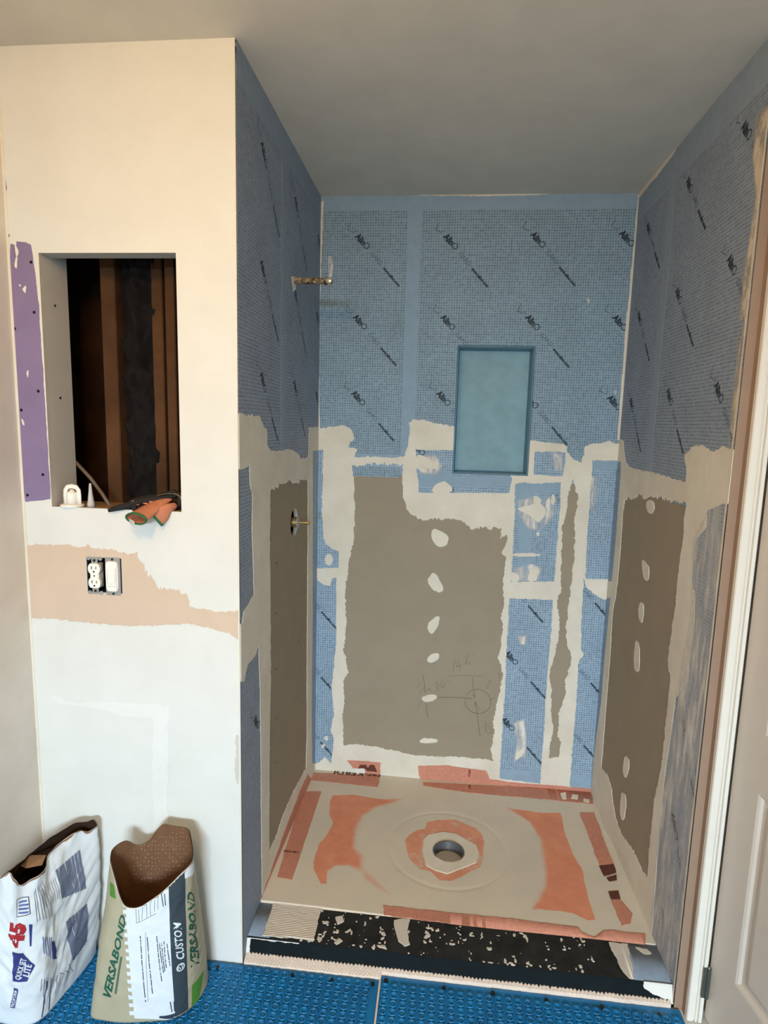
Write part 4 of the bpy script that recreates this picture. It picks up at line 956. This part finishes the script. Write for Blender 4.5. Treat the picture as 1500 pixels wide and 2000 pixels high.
for s in (-1, 1):
    box(bm, cx1-.020, cx1+.020, -.0012, .0004, cz+s*.0485-.003, cz+s*.0485+.003, .0004)
    for sx in (-1, 1): lathe_pts = [[(cx1+sx*.0165+.0055*math.cos(t), y, cz+s*.0475+.0055*math.sin(t)) for t in np.linspace(0, 2*PI, 14, endpoint=False)] for y in (.0004, -.0014)]; loft(bm, lathe_pts)
from_bm('mounting_strap', bm, 'device_gray', rc)
for s, rr_, yy_ in ((-.042, .0034, -.003), (.042, .0034, -.003), (0, .002, -.0056)):
    bm = bmesh.new(); loft(bm, [[(cx1+rr_*math.cos(t), y, cz+s+rr_*math.sin(t)) for t in np.linspace(0, 2*PI, 12, endpoint=False)] for y in (-.001, yy_)])
    from_bm('strap_screw', bm, 'slot_dark', rc)
dm = empty('dimmer_switch', (cx2, 0, cz2), 'white paddle dimmer switch right of the duplex outlet', 'switch')
bm = bmesh.new(); box(bm, cx2-.021, cx2+.021, -.0012, .0006, cz2-.0525, cz2+.0525, .0004); from_bm('mounting_strap', bm, 'device_gray', dm)
bm = bmesh.new(); plateau(bm, cx2-.001, cz2+.001, shape2(36, .0172, .0415, 5.5), .0, -.0065); from_bm('switch_body', bm, 'white_plastic', dm)
bm = bmesh.new(); plateau(bm, cx2-.001, cz2+.0300, shape2(28, .0155, .012, 2.4), -.006, -.0085); from_bm('upper_cap', bm, 'white_plastic', dm)
bm = bmesh.new(); box(bm, cx2-.0115, cx2+.0095, -.0098, -.006, cz2-.017, cz2+.022, .0012); from_bm('paddle', bm, 'white_plastic', dm)
bm = bmesh.new(); box(bm, cx2-.011, cx2+.009, -.0085, -.006, cz2-.0245, cz2-.019, .0006); from_bm('slider', bm, 'white_plastic', dm)
bm = bmesh.new(); box(bm, cx2+.0115, cx2+.0135, -.0070, -.006, cz2-.034, cz2+.024); box(bm, cx2-.0140, cx2-.0128, -.0069, -.006, cz2-.018, cz2+.022); box(bm, cx2-.0125, cx2+.0105, -.0069, -.006, cz2-.0268, cz2-.0256)
from_bm('switch_grooves', bm, 'gray_paper', dm)
for s in (-1, 1):
    bm = bmesh.new(); loft(bm, [[(cx2+.003*math.cos(t), y, cz2+s*.0475+.003*math.sin(t)) for t in np.linspace(0, 2*PI, 12, endpoint=False)] for y in (-.001, -.003)])
    from_bm('strap_screw', bm, 'slot_dark', dm)

# =================================================================== THINGS ON THE SILL
SZ = OP[2]
def onsill(px, y): P = un(px, 1, y); return P[0]
fx = onsill((141, 985), .018); fy = .020
fl = empty('plastic_cap', (fx, fy, SZ), 'white plastic cap with arched handle on the recess sill', 'plastic cap')
bm = bmesh.new(); lathe(bm, [(.030, 0), (.031, .002), (.0305, .005), (.027, .007), (.022, .0075)], fx, fy, SZ, 32); from_bm('flange', bm, 'white_plastic', fl, smooth=True)
bm = bmesh.new(); lathe(bm, [(.0145, .006), (.0145, .036), (.0135, .038), (.008, .040), (.004, .046)], fx, fy, SZ, 24); from_bm('plug_body', bm, 'white_plastic', fl, smooth=True)
bm = bmesh.new(); pts = [(-.019, .006), (-.0195, .030), (-.0185, .044), (-.013, .052), (0, .0545), (.013, .052), (.0185, .044), (.0195, .030), (.019, .006)]
tube(bm, [(fx+a, fy, SZ+b) for a, b in pts], [(.0065, .0025)]*9, 8, up=(0, 1, 0)); from_bm('arched_handle', bm, 'white_plastic', fl, smooth=True)
nx = onsill((177, 985), .022); nz = empty('caulk_nozzle', (nx, .024, SZ), 'translucent conical caulk nozzle standing on the recess sill', 'nozzle')
bm = bmesh.new(); lathe(bm, [(.0095, 0), (.0098, .010), (.0088, .011), (.0080, .016), (.0052, .038), (.0030, .062), (.0022, .064)], nx, .024, SZ, 20); from_bm('nozzle_cone', bm, 'translucent_plastic', nz, smooth=True)
for q in range(6):
    pass
# gloves
def glove(name, label, org, rz, tilt, cuff_pts, cuff_rad, hand_pts, hand_rad, fingers, thumb, hem_dark='glove_black', tagit=False):
    g_ = empty(name, org, label, 'glove', 'work gloves on the recess sill')
    def T(L): return [Vector(org)+Vector(p) for p in L]
    bm = bmesh.new(); tube(bm, T(hand_pts), hand_rad, 16); from_bm('glove_palm', bm, 'glove_black', g_, smooth=True)
    for f_, r in fingers:
        bm = bmesh.new(); tube(bm, T(f_), r, 10); from_bm('glove_finger', bm, 'glove_black', g_, smooth=True)
    bm = bmesh.new(); P_ = T(cuff_pts); tube(bm, P_, cuff_rad, 24, cap=False)
    inner = [( r[0]-.0016, r[1]-.0016) for r in cuff_rad]; tube(bm, P_, inner, 24, cap=False); from_bm('glove_cuff', bm, 'glove_orange', g_, smooth=True)
    # hem: a ring tube around the open end
    t = (P_[-1]-P_[-2]).normalized(); s = t.cross(Vector((0,0,1))).normalized(); u = s.cross(t).normalized(); rw, rh = cuff_rad[-1]
    bm = bmesh.new(); rr = []
    for k_ in range(28):
        an = 2*PI*k_/28; c = P_[-1] + s*math.cos(an)*rw + u*math.sin(an)*rh; n_ = (s*math.cos(an)+u*math.sin(an)).normalized()
        rr.append([c+n_*.0021*math.cos(q)+t*.0035*math.sin(q) for q in np.linspace(0, 2*PI, 8, endpoint=False)])
    vs = [[bm.verts.new(p) for p in r] for r in rr]
    for i in range(28):
        for j in range(8): bm.faces.new((vs[i][j], vs[i][(j+1)%8], vs[(i+1)%28][(j+1)%8], vs[(i+1)%28][j]))
    from_bm('cuff_hem', bm, 'glove_green', g_, smooth=True)
    if tagit:
        bm = bmesh.new(); c = P_[-1] + s*rw*.30 - u*rh*.75 + t*.004; v_ = [bm.verts.new(c + s*a - u*b + t*d) for a, b, d in ((-.006,-.006,0),(.010,-.012,0),(.012,.003,.002),(-.004,.012,.003))]
        bm.faces.new(v_); r_ = bmesh.ops.solidify(bm, geom=bm.faces[:], thickness=.0006); from_bm('care_tag', bm, 'label_white', g_)
    return g_
gx = onsill((268, 1008), -.03); gz = un((268, 1008), 1, -.03)[2]
G1 = Vector((onsill((262, 985), .02), .02, SZ+.012))
mouth = Vector(tuple(un((266, 1013), 1, -.062)))
g1 = glove('work_glove', 'upper black glove, orange cuff open toward the room, green hem', (0, 0, 0), 0, 0,
   [un((326, 974), 1, .030), un((308, 985), 1, .004), un((286, 1000), 1, -.028), mouth], [(.020, .009), (.025, .011), (.030, .014), (.033, .0155)],
   [un((345, 968), 1, .035), un((318, 972), 1, .03), un((290, 975), 1, .02), un((262, 982), 1, .015), un((250, 988), 1, .012)], [(.014, .007), (.024, .010), (.029, .013), (.026, .012), (.017, .009)],
   [([un((262, 984), 1, .0), un((240, 990), 1, -.004), un((212, 997), 1, -.010)], [.009, .0085, .005]), ([un((262, 984), 1, .02), un((240, 989), 1, .02), un((218, 994), 1, .016)], [.009, .008, .005]),
    ([un((275, 975), 1, .02), un((262, 984), 1, -.002), un((262, 996), 1, -.012)], [.009, .009, .006])], None, tagit=True)
g2 = glove('work_glove', 'lower black glove behind, orange cuff hanging flat over the sill', (0, 0, 0), 0, 0,
   [un((340, 988), 1, .02), un((328, 994), 1, -.006), un((318, 1003), 1, -.014), un((305, 1013), 1, -.022)], [(.009, .009), (.008, .015), (.007, .020), (.006, .023)],
   [un((352, 988), 1, .03), un((340, 985), 1, .05), un((310, 985), 1, .06)], [(.012, .005), (.018, .007), (.022, .008)],
   [([un((352, 988), 1, .01), un((352, 968), 1, .02), un((340, 962), 1, .03), un((315, 968), 1, .035), un((305, 975), 1, .035)], [.007, .008, .008, .008, .006])], None)
for (x, y) in ((262,979),(285,983),(296,980),(268,985)):
    c = Vector(tuple(un((x, y), 1, -.004))); bm = bmesh.new(); box(bm, c.x-.006, c.x+.006, c.y-.003, c.y, c.z-.0018, c.z+.0018, .0006); from_bm('glove_patch', bm, 'glove_orange', g1)
bm = bmesh.new()
for k_ in range(34):
    t_ = k_/33; an = -.6+t_*3.6; P = un((335+19*math.cos(an)*1.0 - 22*max(0, t_-.55)*2, 975-11*math.sin(an)), 1, .012); c = Vector(tuple(P))
    box(bm, c.x-.0010, c.x+.0010, c.y-.001, c.y+.001, c.z-.0008, c.z+.0008)
from_bm('cuff_stitching', bm, 'brass', g2)

# =================================================================== BAGS
simple('bag_kraft', (176, 168, 142), .7, .3, var=.06, scale=10, bump=.15)
simple('bag_white', (222, 228, 232), .6, .35, var=.05, scale=10, bump=.15)
simple('bag_slate', (56, 66, 73), .55, .35, var=.08, scale=16)
simple('bag_green', (84, 140, 52), .6, .3); simple('print_green', (36, 92, 72), .6, .3)
simple('print_blue', (52, 58, 124), .6, .3); simple('print_gray', (116, 126, 150), .7, .2, var=.15, scale=60)
simple('print_red', (170, 44, 50), .6, .3); simple('print_dark', (52, 60, 78), .6, .3); simple('print_lightblue', (96, 116, 178), .6, .3, var=.3, scale=60)
def catmull(P, closed, m):
    P = np.array(P, float); n = len(P); out = []
    for i in range(n):
        p0, p1, p2, p3 = P[(i-1) % n], P[i], P[(i+1) % n], P[(i+2) % n]
        for k_ in range(m):
            t = k_/m; out.append(.5*((2*p1)+(-p0+p2)*t+(2*p0-5*p1+4*p2-p3)*t*t+(-p0+3*p1-3*p2+p3)*t**3))
    return np.array(out)
class Bag:
    def __init__(s, rim, bot, bulge, seed, m=8, wr=.003, rot=0):
        s.R = catmull([un((x, y), 1, yy) for x, y, yy in rim], True, m); s.B = catmull([(a, b, .0005) for a, b in bot], True, m)
        s.B[:,2] = .0005; s.n = len(s.R); s.bulge = bulge; s.seed = seed; s.wr = wr
        s.c = s.B.mean(0); tg = np.roll(s.B, -3, 0)-np.roll(s.B, 3, 0); nn = np.c_[tg[:,1], -tg[:,0], 0*tg[:,0]]; nn /= np.linalg.norm(nn, axis=1, keepdims=True)+1e-9
        s.N = nn*np.sign((nn*(s.B-s.c)).sum()); d = np.roll(s.B, -1, 0)-s.B; s.L = np.linalg.norm(d, axis=1).sum(); s.arc = np.r_[0, np.cumsum(np.linalg.norm(d, axis=1))]
    def S(s, u, z, off=0.0):     # u = arc length along the foot, z = height
        u = np.asarray(u, float) % s.L; z = np.asarray(z, float); i = np.interp(u, s.arc, np.arange(s.n+1))
        i0 = np.floor(i).astype(int) % s.n; i1 = (i0+1) % s.n; f = (i-np.floor(i))[..., None]
        R = s.R[i0]*(1-f)+s.R[i1]*f; B = s.B[i0]*(1-f)+s.B[i1]*f
        t = np.clip(z/R[..., 2], 0, 1.0)[..., None]; P = B*(1-t)+R*t
        out = s.N[i0]*(1-f)+s.N[i1]*f; out = out/(np.linalg.norm(out, axis=-1, keepdims=True)+1e-9)
        bl = s.bulge*np.sin(np.clip(t, 0, 1)*PI*.95+.12)
        uu = u/s.L*2*PI; a = np.cos(uu)*.11+.5; b = np.sin(uu)*.11+z*1.0+.4
        w = (fnoise(a, b, .06, s.seed)*1.0 + .8*(.35-np.abs(vnoise(a*1.3+b*.5, b-a*.4, .045, s.seed+5))))[..., None]*s.wr*np.clip(t*6, .2, 1)
        return P + out*(bl+w+off)
    def rimz(s, u):
        i = np.interp(np.asarray(u) % s.L, s.arc, np.arange(s.n+1)); i0 = np.floor(i).astype(int) % s.n; f = i-np.floor(i)
        return s.R[i0, 2]*(1-f)+s.R[(i0+1) % s.n, 2]*f
    def mesh(s, name, mat, par, nv=70, off=0.0, low=0.0, bottom=True):
        nu = s.n*1; u = np.linspace(0, s.L, nu, endpoint=False); rz = s.rimz(u); V = []; Fc = []
        for j in range(nv+1):
            z = (low + (1-low)*j/nv)*rz; V.append(s.S(u, z, off))
        V = np.vstack(V); 
        for j in range(nv):
            for i in range(nu): Fc.append((j*nu+i, j*nu+(i+1) % nu, (j+1)*nu+(i+1) % nu, (j+1)*nu+i))
        if bottom: Fc.append(tuple(range(nu-1, -1, -1)))
        me = bpy.data.meshes.new(name); me.from_pydata(V.tolist(), [], Fc); me.update(); me.polygons.foreach_set('use_smooth', np.ones(len(Fc), bool))
        me.transform(Matrix.Translation(-Vector(par.location))); return link(name, me, mat, par)
    def grid(s):
        U_, Z_ = np.meshgrid(np.linspace(0, s.L, 240, endpoint=False), np.linspace(0, .5, 260), indexing='ij'); P = s.S(U_, Z_)
        v = (P-CAM) @ Rm; px = 750+FPX*v[..., 0]/-v[..., 2]; py = 1000-FPX*v[..., 1]/-v[..., 2]
        dep = -v[..., 2]; out = np.gradient(P, axis=0); out = np.stack([out[..., 1], -out[..., 0], 0*out[..., 0]], -1); out = out*np.sign((out*(P-s.c)).sum()); front = ((out*(CAM-P))[..., :2].sum(-1) > 0) & (Z_ <= s.rimz(U_)+.02)
        s.G = (U_, Z_, px, py, front)
    def at(s, p):
        if not hasattr(s, 'G'): s.grid()
        U_, Z_, px, py, fr = s.G; d = (px-p[0])**2+(py-p[1])**2+np.where(fr, 0, 1e9); k_ = np.unravel_index(np.argmin(d), d.shape); return np.array([U_[k_], Z_[k_]])
    def fix(s, q, ref): 
        q = np.array(q, float)
        if q[0]-ref[0] > s.L/2: q[0] -= s.L
        if ref[0]-q[0] > s.L/2: q[0] += s.L
        return q
    def uvmesh(s, name, v, f, mat, par, off=.0006, cut=True):
        v = np.array(v, float)
        if cut: 
            rz = s.rimz(v[:, 0]); ok = (v[:, 1] < rz-.001) & (v[:, 1] > .0)
            f = [q for q in f if all(ok[i] for i in q)]
        if not f: return None
        P = s.S(v[:, 0], v[:, 1], off); me = bpy.data.meshes.new(name); me.from_pydata(P.tolist(), [], f); me.update()
        me.transform(Matrix.Translation(-Vector(par.location))); return link(name, me, mat, par)
    def quadpatch(s, name, px4, mat, par, off=.0005, res=.004):
        c = [s.at(p) for p in px4]; c = [c[0]]+[s.fix(q, c[0]) for q in c[1:]]; c = np.array(c)
        n1 = max(2, int(max(np.linalg.norm(c[1]-c[0]), np.linalg.norm(c[2]-c[3]))/res)); n2 = max(2, int(max(np.linalg.norm(c[3]-c[0]), np.linalg.norm(c[2]-c[1]))/res)); v = []; f = []
        for i in range(n1+1):
            for j in range(n2+1):
                a, b = i/n1, j/n2; v.append(c[0]*(1-a)*(1-b)+c[1]*a*(1-b)+c[2]*a*b+c[3]*(1-a)*b)
        for i in range(n1):
            for j in range(n2): f.append((i*(n2+1)+j, (i+1)*(n2+1)+j, (i+1)*(n2+1)+j+1, i*(n2+1)+j+1))
        return s.uvmesh(name, v, f, mat, par, off)
    def text(s, body, p0, p1, pt, mat, par, bold=0.0, shear=0.0, off=.0010, name='printed_lettering', spacing=1.0):
        """ baseline runs from pixel p0 to p1, cap height reaches pixel pt above p0 """
        v, f = glyphs(body, 1.0, bold, 1.0, shear, spacing); v = v.copy(); w = v[:, 0].max(); v[:, 0] /= w; v[:, 1] /= .72
        a = s.at(p0); b = s.fix(s.at(p1), a); c = s.fix(s.at(pt), a)
        # subdivide for curvature is unneeded at this size
        V = a + v[:, :1]*(b-a) + v[:, 1:2]*(c-a)
        return s.uvmesh(name, V, f, mat, par, off)
    def lines(s, segs, mat, par, w=.0016, off=.0009, name='printed_lines', words=False):
        v = []; f = []; rr_ = random.Random(len(segs)*13+int(segs[0][0][0]*7))
        for p, q in segs:
            a = s.at(p); b = s.fix(s.at(q), a); d = b-a; L = np.hypot(*d)+1e-9; n_ = np.array([-d[1], d[0]])/L*w/2; m = max(1, int(L/(.0022 if words else .006))); b0 = len(v)
            for i in range(m+1): c = a+d*i/m; v += [c-n_, c+n_]
            f += [(b0+2*i, b0+2*i+2, b0+2*i+3, b0+2*i+1) for i in range(m) if not words or rr_.random() > .16]
        return s.uvmesh(name, v, f, mat, par, off)

# ---- right bag
rim2 = [(217,1690,-.16),(225,1720,-.185),(234,1752,-.195),(246,1771,-.197),(268,1773,-.195),(292,1760,-.19),(322,1737,-.18),(350,1710,-.165),(372,1688,-.14),(377,1668,-.11),(373,1635,-.075),(366,1617,-.055),(340,1612,-.05),(320,1609,-.05),(305,1622,-.055),(290,1641,-.06),(268,1650,-.07),(247,1641,-.09),(225,1652,-.115),(215,1670,-.14)]
bot2 = [(-.345,-.19),(-.335,-.210),(-.305,-.214),(-.27,-.215),(-.24,-.213),(-.21,-.208),(-.17,-.2),(-.13,-.19),(-.098,-.165),(-.078,-.125),(-.074,-.08),(-.09,-.05),(-.14,-.045),(-.18,-.045),(-.21,-.045),(-.235,-.047),(-.26,-.052),(-.29,-.06),(-.325,-.09),(-.343,-.14)]
b2 = Bag(rim2, bot2, .004, 900, wr=.0022)
g2_ = empty('mortar_bag', (-.21, -.13, 0), 'torn open kraft mortar bag with green and slate print, right of the two bags', 'bag', 'open mortar bags on the floor')
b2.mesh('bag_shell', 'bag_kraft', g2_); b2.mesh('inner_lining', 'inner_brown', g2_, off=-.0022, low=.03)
b2.quadpatch('white_panel', [(262,1988),(342,1988),(325,1726),(247,1768)], 'bag_white', g2_, off=.0005)
for i in range(15):
    y = 1983-i*15.2; x = 262-i*.95
    b2.quadpatch('white_tab', [(x-9, y-1), (x+2, y-1), (x+2, y-8), (x-9, y-9)], 'bag_white', g2_, off=.0005, res=.003)
b2.quadpatch('slate_band', [(344,1989),(378,1985),(362,1702),(326,1728)], 'bag_slate', g2_, off=.0006)
b2.quadpatch('white_panel', [(361,1716),(379,1700),(378,1684),(358,1700)], 'bag_white', g2_, off=.0007)
b2.quadpatch('green_patch', [(379,1975),(400,1962),(397,1895),(375,1925)], 'bag_green', g2_, off=.0006)
b2.quadpatch('green_patch', [(215,1748),(226,1755),(222,1728),(216,1722)], 'bag_green', g2_, off=.0006)
b2.text('VERSABOND', (216,1951), (247,1790), (201,1943), 'print_green', g2_, bold=.03, shear=.2)
b2.text('VERSABOND', (389,1885), (378,1742), (373,1890), 'print_green', g2_, bold=.03, shear=.2)
b2.text('CUSTOM', (360,1872), (352,1803), (345,1874), 'bag_white', g2_, bold=.02)
b2.lines([((225,1940),(236,1868)),((227,1940),(238,1868))], 'print_green', g2_, w=.0022)
for (x0_, y0_, x1_, y1_) in ((275,1828,285,1958),(283,1820,289,1955),(288,1830,297,1940),(306,1826,316,1916),(311,1840,319,1900),(316,1842,322,1897),(321,1838,326,1890),(327,1842,333,1886)):
    b2.lines([((x0_, y0_), (x1_, y1_))], 'print_dark', g2_, w=.0022 if x0_ != 283 else .0008, words=x0_ != 283)
b2.lines([((266,1775),(268,1802)),((270,1770),(272,1800)),((276,1766),(278,1796)),((284,1762),(286,1792)),((292,1757),(294,1788)),((300,1752),(302,1780)),((266,1802),(305,1784)),((308,1748),(309,1776))], 'print_dark', g2_, w=.0010)
b2.lines([((316,1745),(319,1770)),((322,1745),(324,1768)),((333,1956),(336,1976)),((340,1956),(341,1975))], 'print_dark', g2_, w=.0024)
b2.quadpatch('printed_block', [(312,1988),(344,1988),(343,1978),(311,1984)], 'print_dark', g2_, off=.0009)
cc = b2.at((353,1889)); v_, f_ = ring2(0, 0, .011, .0028, 24); b2.uvmesh('printed_logo', v_+cc, f_, 'bag_white', g2_, off=.0011)
b2.lines([((349,1893),(349,1884)),((349,1884),(355,1884)),((355,1884),(357,1893)),((352,1893),(351,1888))], 'bag_white', g2_, w=.002, off=.0011)
# perforation glints and lighter torn ply inside
v_ = []; f_ = []
for i in range(16):
    for j in range(14):
        P = (262+i*7+random.uniform(-1.5, 1.5), 1618+j*8+random.uniform(-1.5, 1.5)); 
        if P[1] < 1650-.35*(P[0]-262) or random.random() < .25: continue
        U_, Z_, px_, py_, fr_ = (b2.grid() or b2.G) if not hasattr(b2, 'G') else b2.G
        d_ = (px_-P[0])**2+(py_-P[1])**2+np.where(fr_ | (Z_ > b2.rimz(U_)), 1e9, 0); k_ = np.unravel_index(np.argmin(d_), d_.shape)
        if d_[k_] > 16: continue
        u_, z_ = U_[k_], Z_[k_]; n0 = len(v_); v_ += [(u_-.0007, z_-.0009), (u_+.0007, z_-.0009), (u_+.0007, z_+.0009), (u_-.0007, z_+.0009)]; f_.append((n0, n0+1, n0+2, n0+3))
if v_: b2.uvmesh('perforation', v_, f_, 'label_white', g2_, off=-.0028)['kind'] = 'stuff'
ur = np.linspace(0, b2.L, 400); rimw = b2.rimz(ur); vv = []
for i in range(400): r_ = .0022+.0018*vnoise(np.array(ur[i]*1.0), np.array(.3), .01, 5); vv += [(ur[i], rimw[i]-.0002), (ur[i], rimw[i]-max(.0006, float(r_)))]
b2.uvmesh('torn_edge', vv, [(2*i, 2*i+2, 2*i+3, 2*i+1) for i in range(399)], 'label_white', g2_, off=.0009, cut=False)

# ---- left bag
rim1 = [(-24,1738,-.215),(-10,1724,-.235),(4,1712,-.242),(18,1704,-.24),(30,1716,-.235),(42,1728,-.222),(62,1716,-.205),(78,1706,-.19),(88,1694,-.168),(92,1674,-.15),(106,1656,-.13),(125,1640,-.10),(142,1627,-.08),(158,1622,-.062),(172,1624,-.05),(184,1618,-.04),(191,1610,-.032),
        (184,1600,-.03),(170,1604,-.034),(150,1606,-.044),(128,1616,-.062),(104,1631,-.082),(80,1648,-.105),(60,1664,-.13),(42,1682,-.165),(22,1697,-.20),(2,1708,-.215),(-14,1726,-.212)]
bot1 = [(-.590,-.215),(-.588,-.235),(-.572,-.248),(-.545,-.252),(-.515,-.254),(-.490,-.250),(-.470,-.240),(-.458,-.222),(-.452,-.200),(-.448,-.178),(-.444,-.150),(-.440,-.122),(-.437,-.095),(-.434,-.07),(-.432,-.050),(-.435,-.030),
        (-.440,-.024),(-.450,-.022),(-.470,-.02),(-.49,-.02),(-.51,-.022),(-.53,-.028),(-.55,-.04),(-.565,-.06),(-.575,-.09),(-.583,-.125),(-.588,-.16),(-.59,-.19)]
b1 = Bag(rim1, bot1, .012, 950, wr=.006)
g1_ = empty('mortar_bag', (-.51, -.14, 0), 'crumpled white setting-type compound bag with red 45, left of the two bags', 'bag', 'open mortar bags on the floor')
g1_['label'] = 'crumpled white paper bag with red 45 and blue print, leaning in the left corner'
b1.mesh('bag_shell', 'bag_white', g1_); b1.mesh('inner_lining', 'shaded_brown', g1_, off=-.0022, low=.03)
b1.text('45', (43,1850), (50,1803), (15,1845), 'print_red', g1_, bold=.06)
b1.quadpatch('printed_block', [(57,1848),(61,1848),(62,1805),(58,1805)], 'print_blue', g1_, off=.0012)
b1.quadpatch('printed_logo', [(25,1915),(52,1916),(70,1885),(45,1860)], 'print_blue', g1_, off=.0012, res=.003)
b1.quadpatch('printed_logo', [(25,1915),(35,1888),(45,1862),(26,1858)], 'print_blue', g1_, off=.0012, res=.003)
b1.text('QUICK SET', (39,1914), (53,1872), (29,1909), 'bag_white', g1_, bold=.03, off=.002); b1.text('LITE', (55,1908), (63,1884), (46,1904), 'bag_white', g1_, bold=.03, off=.002)
b1.quadpatch('printed_block', [(21,1967),(29,1969),(35,1932),(28,1929)], 'print_blue', g1_, off=.0012); b1.text('PROFORM', (28,1966), (34,1934), (23,1965), 'bag_white', g1_, bold=.02, off=.002)
b1.lines([((33,1789),(33,1756)),((33,1756),(56,1752)),((56,1752),(60,1785)),((60,1785),(33,1790))], 'print_dark', g1_, w=.0015, off=.0012)
for i in range(4): b1.lines([((37,1762+i*7),(54+i,1759+i*7))], 'print_lightblue', g1_, w=.004, off=.0012)
for i in range(8): b1.quadpatch('printed_block', [(108+i*6.0,1700-i*5.2),(113+i*6.0,1696-i*5.2),(126+i*6,1752-i*2.5),(121+i*6,1756-i*2.5)], 'print_gray', g1_, off=.0012, res=.005)
for i in range(7): b1.quadpatch('printed_block', [(128+i*6.0,1800-i*5.2),(133+i*6.0,1796-i*5.2),(146+i*4,1872-i*5.5),(141+i*4,1877-i*5.5)], 'print_gray', g1_, off=.0012, res=.005)
for i in range(9): b1.lines([((79+i*4,1737-i*3.2),(88+i*4,1775-i*3))], 'print_dark', g1_, w=.0009, off=.0012)
for i in range(6): b1.lines([((66+i*3,1740-i*4),(72+i*6,1800-i*2))], 'print_gray', g1_, w=.0014, off=.0012)
for i in range(16): b1.lines([((82+i*4,1912-i*1.0),(80+i*3.6,1935+8*((i*7) % 5)-i*3.5))], 'print_gray', g1_, w=.0013, off=.0012)
b1.lines([((92,1915),(80,1992))], 'print_dark', g1_, w=.0026, off=.0012); b1.lines([((102,1912),(95,1975))], 'print_dark', g1_, w=.0026, off=.0012)
for i in range(5): b1.lines([((84+i*4,1830),(86+i*4,1862+i*3))], 'print_lightblue', g1_, w=.0020, off=.0012)
b1.quadpatch('printed_block', [(100,1840),(106,1838),(110,1872),(103,1873)], 'print_blue', g1_, off=.0012)
ur = np.linspace(0, b1.L, 400); rimw = b1.rimz(ur); vv = []
for i in range(400): r_ = .004+.004*vnoise(np.array(ur[i]*1.0), np.array(.3), .012, 9); vv += [(ur[i], rimw[i]-.0002), (ur[i], rimw[i]-max(.0008, float(r_)))]
b1.uvmesh('torn_edge', vv, [(2*i, 2*i+2, 2*i+3, 2*i+1) for i in range(399)], 'cardboard_brown', g1_, off=.0012, cut=False)
# folded kraft flap across the opening
fp = [un(p, 1, y) for p, y in (((38,1690),-.165),((56,1670),-.13),((90,1670),-.145),((82,1690),-.175),((50,1696),-.2))]
bm = bmesh.new(); bm.faces.new([bm.verts.new(tuple(p)) for p in fp]); bmesh.ops.solidify(bm, geom=bm.faces[:], thickness=.0012); from_bm('torn_flap', bm, 'cardboard_brown', g1_)
print('scene built')
